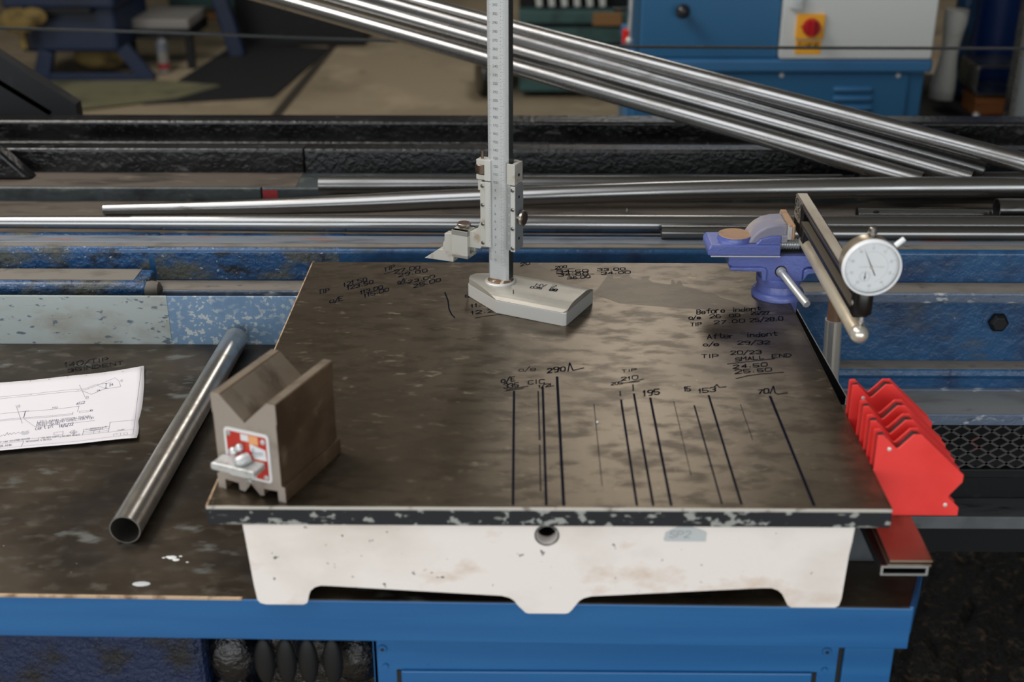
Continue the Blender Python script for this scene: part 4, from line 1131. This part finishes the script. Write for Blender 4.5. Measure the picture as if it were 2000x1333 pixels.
# ------------------------------------------------------------------ dial gauge rig gripped in the vise
rig = thing('dial_gauge_rig', 'black channel arm with a ball-ended rod and white dial indicator, gripped in the vise', 'dial gauge', (.612, .36, .1), math.radians(-0.55))
RX = .0
cs = [(0, .0280), (.0148, .0280), (.0148, .0010), (0, .0010), (0, .0062), (.0092, .0062), (.0092, .0225), (0, .0225)]
MB().prism(cs, -.150, .112, 'xz').build('channel_arm', 'arm_black', rig, .0004)
MB().box(.0002, .0146, .112, .153, -.0150, .0278).build('arm_head', 'arm_black', rig, .003)
MB().box(.0016, .0134, -.150, .1525, .0279, .0284).build('arm_top', 'arm_top', rig)
MB().prism([(-.0001, .0260), (-.0001, .0268), (.0014, .0284), (.0018, .0284)], -.150, .1525, 'xz').build('arm_bevel', 'arm_edge', rig)
MB().box(.0004, .0090, -.149, .111, .0061, .0066).build('flange_lit', 'arm_edge', rig)  # grey strip paints the light falling on the lower flange's upper face
MB().box(-.0002, .0148, -.163, -.150, .0000, .0280).build('arm_end', 'arm_black', rig, .0012)
MB().lathe([(.0026, 0), (.0026, .0006), (.0012, .0006)], (-.0002, -.157, .0140), (-1, 0, 0), 20).build('clamp_screw', 'ball_steel', rig)
lg = MB()
text(lg, 'SABR', (-.0004, .150, .0105), (0, -.034, 0), (0, 0, .0150), .0007, (-1, 0, 0))
text(lg, 'PANTACAH', (-.0004, .150, .0010), (0, -.034, 0), (0, 0, .0070), .0006, (-1, 0, 0))
lg.build('logo_lettering', 'logo_silver', rig, fix=False)
MB().box(.0015, .0175, .094, .114, -.0280, .0030).build('rod_block', 'arm_black', rig, .002)
rod = MB().lathe([(.0088, 0), (.0093, .0008), (.0093, .2700), (.0089, .2706), (.0089, .2714), (.0095, .2722), (.0095, .2740)] + [(.0095 * math.cos(math.radians(a)), .2740 + .0095 * math.sin(math.radians(a))) for a in range(8, 90, 9)] + [(.0003, .2835)],
                 (.0102, .117, -.0200), (0, -1, 0), 40)
rod_o = rod.build('mandrel_rod', 'mandrel', rig)
MB().lathe([(.0096, 0), (.0096, .0016)] + [(.0096 * math.cos(math.radians(a)), .0016 + .0096 * math.sin(math.radians(a))) for a in range(8, 90, 9)] + [(.0003, .0112)], (.0102, .117 - .2724, -.0200), (0, -1, 0), 40).build('ball_end', 'ball_steel', rod_o)
for yy in (.076, .0):
    MB().sphere((.0102, yy, -.0108), .0024, 14, 10).lathe([(.0034, 0), (.0034, .0008)], (.0102, yy, -.0112), (0, 0, 1), 16).build('pip', 'copper_tan', rod_o)
MB().sphere((.0102, -.1535, -.0108), .0022, 14, 10).build('pip', 'copper_tan', rod_o)
gm = MB()
for i in range(26):
    yy = .104 - i * .0098
    lnw = .0042 if i % 4 == 0 else .0018
    a0, a1 = math.radians(196), math.radians(196 + lnw / .0094 * 57)
    gm.ribbon([(.0102 + .0095 * math.cos(a0 + (a1 - a0) * k / 3), yy, -.0200 + .0095 * math.sin(a0 + (a1 - a0) * k / 3)) for k in range(4)], .0006, (math.cos(a0), 0, math.sin(a0)))
gm.build('graduation_marks', 'engrave_dark', rod_o, fix=False)
DX, DZ, DY = .0090, .0590, -.1760
dial = MB().lathe([(.0240, 0), (.0268, .0015), (.0272, .0180), (.0262, .0205)], (DX, DY + .023, DZ), (0, -1, 0), 64).build('dial_indicator', 'dial_case', rig)
MB().lathe([(.0266, .0), (.0286, .0006), (.0288, .0052), (.0280, .0066), (.0268, .0068), (.0262, .0040)], (DX, DY + .0030, DZ), (0, -1, 0), 64, False, False).build('bezel', 'dial_white', dial)
MB().cyl((DX, DY + .004, DZ), (DX, DY + .0012, DZ), .0264, n=64).build('dial_face', 'dial_white', dial)
tk = MB()
yt = DY + .0010
for i in range(100):
    a = 2 * math.pi * i / 100
    r0 = .0222 if i % 10 == 0 else (.0230 if i % 5 == 0 else .0238)
    tk.ribbon([(DX + r0 * math.sin(a), yt, DZ + r0 * math.cos(a)), (DX + .0252 * math.sin(a), yt, DZ + .0252 * math.cos(a))], .00022 if i % 10 else .0004, (0, -1, 0))
for i in range(10):
    a = 2 * math.pi * i / 10
    t = str(i * 10)
    wdt = .0016 * len(t)
    text(tk, t, (DX + .0195 * math.sin(a) - wdt / 2, yt, DZ + .0195 * math.cos(a) - .0012), (wdt, 0, 0), (0, 0, .0024), .0003, (0, -1, 0))
text(tk, '0.01MM', (DX - .0120, yt, DZ - .0006), (.0085, 0, 0), (0, 0, .0012), .0002, (0, -1, 0))
text(tk, '0-10MM', (DX + .0040, yt, DZ - .0006), (.0085, 0, 0), (0, 0, .0012), .0002, (0, -1, 0))
tk.ribbon([(DX + .0160 * math.cos(t_ / 20 * 2 * math.pi), yt, DZ + .0160 * math.sin(t_ / 20 * 2 * math.pi)) for t_ in range(-4, 7)], .0002, (0, -1, 0))
sx, sz = DX - .0052, DZ - .0098
for i in range(10):
    a = 2 * math.pi * i / 10
    tk.ribbon([(sx + .0037 * math.sin(a), yt, sz + .0037 * math.cos(a)), (sx + .0048 * math.sin(a), yt, sz + .0048 * math.cos(a))], .0003, (0, -1, 0))
tk.ribbon([(sx + .0052 * math.cos(t_ / 24 * 2 * math.pi), yt, sz + .0052 * math.sin(t_ / 24 * 2 * math.pi)) for t_ in range(25)], .00025, (0, -1, 0))
tk.build('dial_markings', 'tick_grey', dial, fix=False)
nd = MB()
yn = DY + .0002
nd.prism([(DX - .00055, DZ), (DX + .00055, DZ), (DX - .0092, DZ + .0196)], yn - .0002, yn, 'xz')
nd.prism([(DX - .00045, DZ), (DX + .00045, DZ), (DX + .0048, DZ - .0086), (DX + .0040, DZ - .0089)], yn - .0002, yn, 'xz')
nd.prism([(sx - .0003, sz + .0045), (sx + .0003, sz + .0045), (sx + .0003, sz), (sx + .0010, sz), (sx, sz - .0040), (sx - .0010, sz), (sx - .0003, sz)], yn + .0004, yn + .0006, 'xz')
nd.build('needle', 'needle_ink', dial)
MB().lathe([(.0016, 0), (.0012, .0009)], (DX, yn, DZ), (0, -1, 0), 20).build('needle_hub', 'ball_steel', dial)
MB().cyl((DX, DY - .0020, DZ), (DX, DY - .0026, DZ), .0266, n=64).build('dial_glass', 'dial_glass', dial)
MB().lathe([(.0030, 0), (.0030, .0040), (.0046, .0042), (.0046, .0058), (.0036, .0060), (.0036, .0104), (.0030, .0110)], (DX, DY + .012, DZ + .0262), (0, 0, 1), 22).build('plunger_cap', 'screw_steel', dial)
MB().lathe([(.0026, 0), (.0026, .010), (.0022, .0106)], (DX + .0212, DY + .004, DZ + .0212), (.74, 0, .67), 18).build('bezel_lock', 'dial_white', dial)
MB().lathe([(.0090, 0), (.0095, .001), (.0095, .0245), (.0090, .0255)], (DX + .0010, DY + .018, .0035), (0, 0, 1), 36).build('stem_holder', 'black_plastic', rig, .0006)
MB().box(.0020, .0180, -.163, DY + .018, .0042, .0275).build('stem_bracket', 'arm_black', rig, .002)
MB().lathe([(.0023, 0), (.0023, -.0080), (.0030, -.0082), (.0030, -.0096), (.0014, -.0120), (.0006, -.0140)], (DX + .0012, DY + .018, .0040), (0, 0, 1), 18).build('plunger', 'zinc', dial)

# ------------------------------------------------------------------ stack of bars, riser, welding magnets on the right
ZM = -.0494
riser = MB().box(.588, .638, .0770, .52, ZB, -.0660)
tag(riser.build('steel_riser', 'riser_grey', None, .001), 'plain grey steel block on the bench holding up the flat bars', 'block')
def bent_bar(z1, th, x0, x1, y0, y1):
    mb = MB()
    n = 14
    prev = None
    for i in range(n + 1):
        y = y0 + (y1 - y0) * i / n
        d = max(0, (.05 - y) / .06)
        zz = z1 - .0022 * d * d
        ring = [(x0, y, zz - th), (x1, y, zz - th), (x1, y, zz), (x0, y, zz)]
        b = len(mb.v)
        mb.v += ring
        if prev is None:
            mb.f.append([b, b + 1, b + 2, b + 3]); mb.sm.append(False)
        else:
            for k in range(4):
                mb.f.append([prev + k, prev + (k + 1) % 4, b + (k + 1) % 4, b + k]); mb.sm.append(False)
        prev = b
    mb.f.append([prev + 3, prev + 2, prev + 1, prev]); mb.sm.append(False)
    return mb
tag(bent_bar(ZM, .0022, .6135, .6520, -.0045, .297).build('flat_bar', 'bar_steel', None, .0003), 'upper thin steel flat bar, directly under the red magnets', 'flat bar', 'flat bars beside the plate')
tag(bent_bar(ZM - .0036, .0026, .6115, .6510, -.0055, .297).build('flat_bar', 'bar_steel', None, .0003), 'lower thin steel flat bar, between the upper bar and the pale channel', 'flat bar', 'flat bars beside the plate')
bs = thing('box_section', 'flat rectangular steel tube with pale cut edges under the flat bars', 'steel tube', (0, 0, 0))
bo = [(.6060, ZM - .0066), (.6485, ZM - .0066), (.6485, ZM - .0163), (.6060, ZM - .0163)]
bi = [(.6078, ZM - .0082), (.6078, ZM - .0148), (.6467, ZM - .0148), (.6467, ZM - .0082)]
MB().prism(bo, -.0050, .30, 'xz', [bi]).build('tube_wall', 'black_paint', bs, .0004)
MB().prism(bo, -.0064, -.0050, 'xz', [bi]).build('cut_end', 'pale_edge', bs)
blk = thing('black_flat_bar', 'black flat bar with a pale right edge running along the plate beside the vise', 'flat bar', (0.6249, 0.4327, ZM), 0.0252)
MB().box(.0005, .0205, -0.116, 0.136, -.0166, 0).build('bar', 'matt_black', blk, .0004)
MB().box(.0203, .0215, -0.116, 0.136, -.0160, .0003).build('edge', 'pale_edge', blk)
ms = [(.6105, .0372), (.6160, .0376), (.6290, .0242), (.6304, .0238), (.6318, .0244), (.6438, .0383), (.6511, .0383), (.6958, -.0045), (.6960, -.0122), (.6850, -.0272), (.6848, -.0288), (.6962, -.0403), (.6965, ZM + .0002), (.6180, ZM + .0002), (.6112, -.0420)]
MX, MZ = .654, ZM
core = [(.6135, .0335), (.6185, .0345), (.6300, .0185), (.6325, .0182), (.6450, .0355), (.6500, .0352), (.6925, -.0060), (.6925, -.0120), (.6810, -.0280), (.6925, -.0415), (.6925, ZM + .0028), (.6200, ZM + .0028), (.6140, -.0400)]
GM = 'red arrow-shaped welding magnets in a row beside the plate'
mlabels = ['front red arrow-shaped welding magnet of four, its whole face showing', 'second red welding magnet from the front of the row of four', 'third red welding magnet from the front, next to the rearmost', 'rearmost red welding magnet of the row, standing slightly apart near the post']
first = None
for i, y in enumerate((.068, .0965, .126, .172)):
    if first is None:
        mg = thing('welding_magnet', mlabels[i], 'magnet', (MX, y, MZ), 0, GM)
        rel = lambda P: [(a - MX, b - MZ) for a, b in P]
        MB().prism(rel(ms), 0, .0016, 'xz').build('side_plate', 'magnet_red', mg, .0004)
        MB().prism(rel(ms), .0125, .0141, 'xz').build('side_plate', 'magnet_red', mg, .0004)
        MB().prism(rel(core), .0016, .0125, 'xz').build('magnet_body', 'magnet_core', mg)
        for x, z in ((.6228, .0230), (.6830, -.0372)):
            MB().lathe([(.0021, 0), (.0018, .0006), (.0008, .0009)], (x - MX, 0, z - MZ), (0, -1, 0), 18).build('rivet', 'rivet', mg)
        first = mg
    else:
        mg = first.copy()
        C.objects.link(mg)
        mg.location = (MX + .0004 * i, y, MZ)
        mg['label'] = mlabels[i]
        for ch_ in [c for c in bpy.data.objects if c.parent == first]:
            c = ch_.copy()
            C.objects.link(c)
            c.parent = mg
# rusty chrome post behind the bars
post = thing('chrome_post', 'upright scuffed chrome tube with a rusty top between the plate and the machine bed', 'post', (.7060, .620, 0))
MB().lathe([(.0118, 0), (.0118, .70)], (.034, 0, -.785), (-.034, 0, .70), 32).build('sleeve', 'chrome', post)
MB().lathe([(.0095, 0), (.0095, .045)], (.0, 0, -.0880), (0, 0, 1), 28).build('rod', 'rust_post', post)

# ------------------------------------------------------------------ lathe at the back right
YL = 2.70
lathe = thing('lathe', 'blue lathe with a pale grey electrical panel in the background at right', 'lathe', (1.03, YL + .25, FLOOR))
lathe.location = (0, 0, 0)
MB().box(.6005, 1.452, YL + .012, YL + .55, FLOOR, -.205).build('cabinet', 'lathe_blue', lathe, .006)
MB().box(.5985, 1.4650, YL - .010, YL + .56, -.2045, -.1660).build('cabinet_lip', 'lathe_grey_blue', lathe, .008, 3)
MB().box(.6140, 1.0150, YL, YL + .5, -.1660, .45).build('headstock', 'lathe_blue', lathe, .006)
MB().prism(rrect(1.0165, 1.4560, -.1640, .45, .008), YL - .012, YL + .5, 'xz').build('electrical_box', 'lathe_grey', lathe, .003)
MB().box(.625, 1.405, YL + .004, YL + .014, -.85, -.2085).build('access_panel', 'lathe_blue', lathe, .003)
for x in (.650, 1.0322, 1.3722):
    MB().lathe([(.0075, 0), (.006, .003)], (x, YL + .004, -.2145), (0, -1, 0), 16).build('panel_screw', 'rivet', lathe)
for k in range(3):
    z = -.2560 - k * .0275
    MB().lathe([(.0075, 0), (.0088, .004), (.0088, .108), (.0075, .112)], (1.188 + k * .002, YL + .004, z), (1, 0, 0), 12).build('louvre', 'lathe_grey_blue', lathe)
MB().lathe([(.008, 0), (.008, .020), (.016, .026), (.021, .038), (.016, .050), (.006, .055)], (.7287, YL, -.0248), (0, -1, 0), 28).build('knob', 'dark_knob', lathe)
sw = MB().box(1.0572, 1.1375, YL - .022, YL - .011, -.1058, -.0345).build('isolator_plate', 'switch_yellow', lathe, .002)
MB().lathe([(.0255, 0), (.0240, .016), (.0225, .018)], (1.0990, YL - .022, -.0710), (0, -1, 0), 32).build('isolator_knob', 'switch_red', sw)
MB().box(1.0930, 1.1050, YL - .052, YL - .040, -.0945, -.0475).build('isolator_grip', 'switch_red', sw, .003)
MB().prism([(1.0685, -.0700), (1.0735, -.0735), (1.0735, -.0665)], YL - .0228, YL - .0218, 'xz').build('pointer_mark', 'dark_hole', sw)
wl = MB().box(1.0602, 1.1345, YL - .0135, YL - .0119, -.1500, -.1105).build('warning_label', 'switch_yellow', lathe)
ww = MB()
ww.ribbon([(x, YL - .0140, z) for x, z in ((1.066, -.1285), (1.0725, -.1160), (1.079, -.1285), (1.066, -.1285))], .0022, (0, -1, 0))
text(ww, 'LIVE', (1.084, YL - .0140, -.1270), (.024, 0, 0), (0, 0, .008), .0018, (0, -1, 0))
text(ww, 'UP', (1.1125, YL - .0140, -.1270), (.014, 0, 0), (0, 0, .008), .0018, (0, -1, 0))
ww.build('warning_lettering', 'ink', wl, fix=False)
pb = MB().prism(rrect(1.0330, 1.0690, -.0195, .030, .004), YL - .030, YL - .011, 'xz').build('push_button_box', 'lathe_grey', lathe, .003)
MB().lathe([(.010, 0), (.010, .004)], (1.0520, YL - .030, .003), (0, -1, 0), 20).build('push_button', 'green_lamp', pb)
MB().cyl((.585, YL + .03, -.13), (.590, YL + .03, .12), .007, n=16).build('lever', 'zinc', lathe)
MB().sphere((.5845, YL + .02, -.118), .012, 14, 10).build('lever_ball', 'zinc', lathe)
MB().box(.565, .5835, YL + .02, YL + .05, -.128, -.088).build('lever_guard', 'bright_red', lathe, .003)
MB().cyl((.535, YL + .02, -.030), (.575, YL + .02, -.030), .006, n=16).build('lever', 'black_plastic', lathe)
MB().box(.586, .604, YL + .06, YL + .2, -.40, -.17).build('splash_edge', 'lathe_grey_blue', lathe, .003)

# things beside the lathe
def cloth_roll(name, lab, x, y, z0, z1, r, m):
    mb = MB()
    prof = []
    for i in range(15):
        t = i / 14
        rr = r * (1.0 - .28 * math.sin(math.pi * min(1, max(0, (t - .25) / .6)))) * (1.05 if t < .2 else 1)
        prof.append((rr, (z1 - z0) * t))
    mb.lathe(prof, (x, y, z0), (.045, 0, 1), 24)
    return tag(mb.build(name, m), lab, 'cloth')
cloth_roll('rag_roll', 'crumpled white rag roll standing upright right of the lathe', 1.605, 3.0, -.352, -.075, .036, 'cloth_white')
std = MB().box(1.50, 2.1, 2.85, 3.5, FLOOR, -.385).build('dark_cabinet', 'black_paint', None, .004)
tag(std, 'low black oily cabinet between the lathe and the grey panel at right', 'cabinet')
MB().sphere((1.672, 2.855, -.372), .012, 10, 8).build('bolt_head', 'rivet', std)
col = MB().lathe([(.105, 0), (.105, 2.2)], (1.86, 3.28, -.384), (0, 0, 1), 32)
tag(col.build('machine_column', 'column_blue'), 'dark blue round machine column at the far right', 'column')
pc = MB().lathe([(.035, 0), (.035, .34)], (1.70, 3.20, -.384), (.05, 0, 1), 20)
tag(pc.build('grey_pipe', 'machine_blue'), 'slim dark grey-blue pipe between the white rag roll and the blue column', 'pipe')
tag(MB().box(1.680, 1.84, 2.90, 3.02, -.3845, -.325).build('wooden_block', 'wood', None, .002), 'orange-brown wooden block under the steel channel at far right', 'wooden block')
cc = MB()
ring = [(1.671, -.226), (1.666, -.235), (1.666, -.305), (1.674, -.3185), (1.86, -.3185), (1.86, -.3100), (1.682, -.3100), (1.6745, -.302), (1.6745, -.240), (1.680, -.234), (1.86, -.234), (1.86, -.226)]
cc.prism(ring, 2.885, 3.05, 'xz')
tag(cc.build('steel_channel', 'tube_dark', None, .0015), 'cut end of a thick steel channel resting on the wooden block', 'channel')
gc = thing('sheet_partition', 'pale grey sheet metal panel cut off by the right edge of the picture', 'panel', (1.72, 2.70, FLOOR))
MB().box(.006, .5, .01, .05, 0, .555).build('lower_sheet', 'grey_sheet', gc, .003)
MB().box(.006, .5, .01, .05, .560, 1.4).build('upper_sheet', 'grey_sheet', gc, .003)
MB().box(-.008, .004, 0, .05, 0, 1.4).build('edge_strip', 'tube_dark', gc, .002)
tag(MB().box(1.475, 1.60, 3.56, 3.60, FLOOR, .6).build('cardboard_sheet', 'cardboard'), 'brown cardboard sheet standing upright behind the white rag roll', 'cardboard')

# ------------------------------------------------------------------ far workshop
cart = thing('tool_cart', 'dark teal cart with louvred top standing far behind the height gauge', 'cart', (.55, 5.35, FLOOR))
MB().box(-.30, .42, -.10, .55, .035, .15).build('lower_tray', 'teal_paint', cart, .006)
MB().box(-.30, .42, .0, .55, .15, .28).build('back_panel', 'black_paint', cart)
MB().box(-.30, .42, -.10, .55, .275, .350).build('drawer', 'teal_paint', cart, .006)
MB().box(-.30, .42, -.07, .55, .35, .37).build('drawer_gap', 'black_paint', cart)
MB().box(-.30, .42, -.10, .55, .37, .43).build('drawer', 'teal_paint', cart, .006)
MB().box(-.30, .42, .02, .55, .43, .75).build('back_panel', 'black_paint', cart)
for k in range(6):
    MB().bar((-.20 + k * .062, -.06, .445), (-.225 + k * .062, -.06, .70), .03, .012, (0, 1, 0)).build('slat', 'lathe_grey', cart, .004)
MB().box(.06, .20, -.12, -.10, .365, .425).build('wood_pad', 'cardboard', cart)
for x in (-.48, .35):
    w = MB().lathe([(.035, -.026), (.09, -.024), (.10, -.012), (.10, .012), (.09, .024), (.035, .026)], (x, -.05, .10), (1, .25, 0), 28).build('castor', 'black_plastic', cart)
    MB().bar((x, -.05, .10), (x + .12, 0, .22), .03, .04).build('castor_fork', 'deep_blue', w)
MB().box(-.50, -.28, -.02, .3, .18, .24).build('castor_arm', 'deep_blue', cart, .004)
MB().box(-.40, -.34, -.10, -.06, .12, .24).build('brass_tag', 'cardboard', cart)

fm = thing('blue_machine', 'dark blue machine on a splayed stand in the shadows at far left', 'machine', (-2.1, 5.7, FLOOR))
MB().box(-.26, .255, -.10, .5, .155, .42).build('body', 'deep_blue', fm, .02)
MB().box(-.30, .28, -.16, .5, .385, .9).build('head', 'deep_blue', fm, .02)
MB().box(-.27, .16, -.175, -.12, .365, .395).build('chute', 'black_paint', fm, .006)
MB().prism([(-.16, .155), (-.10, .155), (-.11, .03), (-.20, .03), (-.20, 0), (.44, 0), (.42, .03), (.36, .03), (.25, .155), (.32, .155), (.52, 0), (.40, -.0), (-.20, 0)], -.10, -.06, 'xz').build('stand_front', 'deep_blue', fm)
st_ = MB()
st_.bar((-.13, -.08, .16), (-.18, -.08, .0), .08, .05, (0, 1, 0)).bar((.27, -.08, .18), (.40, -.08, .0), .07, .05, (0, 1, 0)).bar((-.18, -.08, .02), (.42, -.08, .02), .05, .04, (0, 1, 0))
st_.build('stand', 'deep_blue', fm, .004)
for o in [o for o in bpy.data.objects if o.name.startswith('stand_front')]:
    bpy.data.objects.remove(o)
MB().sphere((-.20, -.22, .34), .075, 14, 10, (1.3, .5, .9)).sphere((-.12, -.22, .36), .06, 14, 10, (1.2, .5, .8)).bar((-.19, -.22, .34), (-.185, -.22, .20), .035, .03).build('swarf_clump', 'rag_yellow', fm)
tag(MB().sphere((-2.0, 5.80, -.805), .12, 18, 12, (1.3, .8, .55)).build('yellow_rag', 'rag_yellow'), 'crumpled yellow rag under the blue machine at far left', 'rag')
tag(MB().sphere((-2.46, 5.55, -.83), .09, 18, 12, (.8, .8, 1.2)).build('yellow_sack', 'rag_yellow'), 'yellowish sack on the floor left of the blue machine stand', 'sack')
tag(MB().lathe([(.13, 0), (.12, .2), (.07, .32)], (-2.72, 5.55, FLOOR), (0, 0, 1), 24).build('pale_drum', 'cloth_white'), 'pale rounded drum at the far left edge of the workshop', 'drum')
cv = MB().prism([(-2.5, 5.02), (-1.85, 4.98), (-1.45, 5.20), (-1.30, 5.46), (-1.6, 5.56), (-2.5, 5.56)], FLOOR + .0105, FLOOR + .018, 'xy')
tag(cv.build('canvas_sheet', 'canvas'), 'greenish canvas sheet on the floor in front of the blue machine', 'sheet')
rm = MB().prism([(-1.60, 5.10), (-.98, 5.25), (-.87, 6.45), (-1.45, 6.6)], FLOOR + .001, FLOOR + .010, 'xy')
tag(rm.build('rubber_mat', 'rubber_mat'), 'dark rubber mat on the concrete floor at left', 'mat')
bt = thing('spray_bottle', 'white bottle with orange-red bands standing beyond the blue machine stand', 'bottle', (-1.675, 5.8, FLOOR))
MB().lathe([(.028, 0), (.030, .005), (.030, .03)], (0, 0, 0)).build('bottle_base', 'bottle_white', bt)
MB().lathe([(.0302, 0), (.0302, .03)], (0, 0, .03)).build('red_band', 'red_paint', bt)
MB().lathe([(.030, 0), (.030, .06)], (0, 0, .06)).build('bottle_body', 'bottle_white', bt)
MB().lathe([(.0302, 0), (.0302, .05), (.012, .07)], (0, 0, .12)).build('orange_band', 'rust_strip', bt)
wt = thing('dark_table', 'dark trestle table with a pale board on it at far left', 'table', (-1.7, 6.0, FLOOR))
MB().box(-.16, .16, -.12, .3, .225, .275).build('board', 'bottle_white', wt, .006)
MB().box(-.22, .16, -.10, .3, .17, .225).build('table_top', 'black_paint', wt)
for x in (-.2, .12):
    MB().box(x, x + .04, -.08, -.04, 0, .17).build('leg', 'black_paint', wt)
lc = thing('leaning_column', 'slanting dark blue machine leg right of the pale board', 'column', (-1.42, 6.25, FLOOR))
MB().bar((-.17, 0, 1.0), (.05, 0, 0), .09, .07, (0, 1, 0)).build('leg', 'deep_blue', lc, .01)
MB().box(-.02, .75, .3, 1.0, 0, 1.4).build('housing', 'black_paint', lc, .01)
tb = thing('teal_cabinet', 'long dark teal cabinet far away on the left, behind the slanting tubes', 'cabinet', (-1.3, 7.35, FLOOR))
MB().box(-.75, .95, 0, .6, .08, 1.2).build('body', 'teal_paint', tb, .01)
MB().box(-.75, .95, .06, .6, 0, .08).build('plinth', 'cardboard', tb)
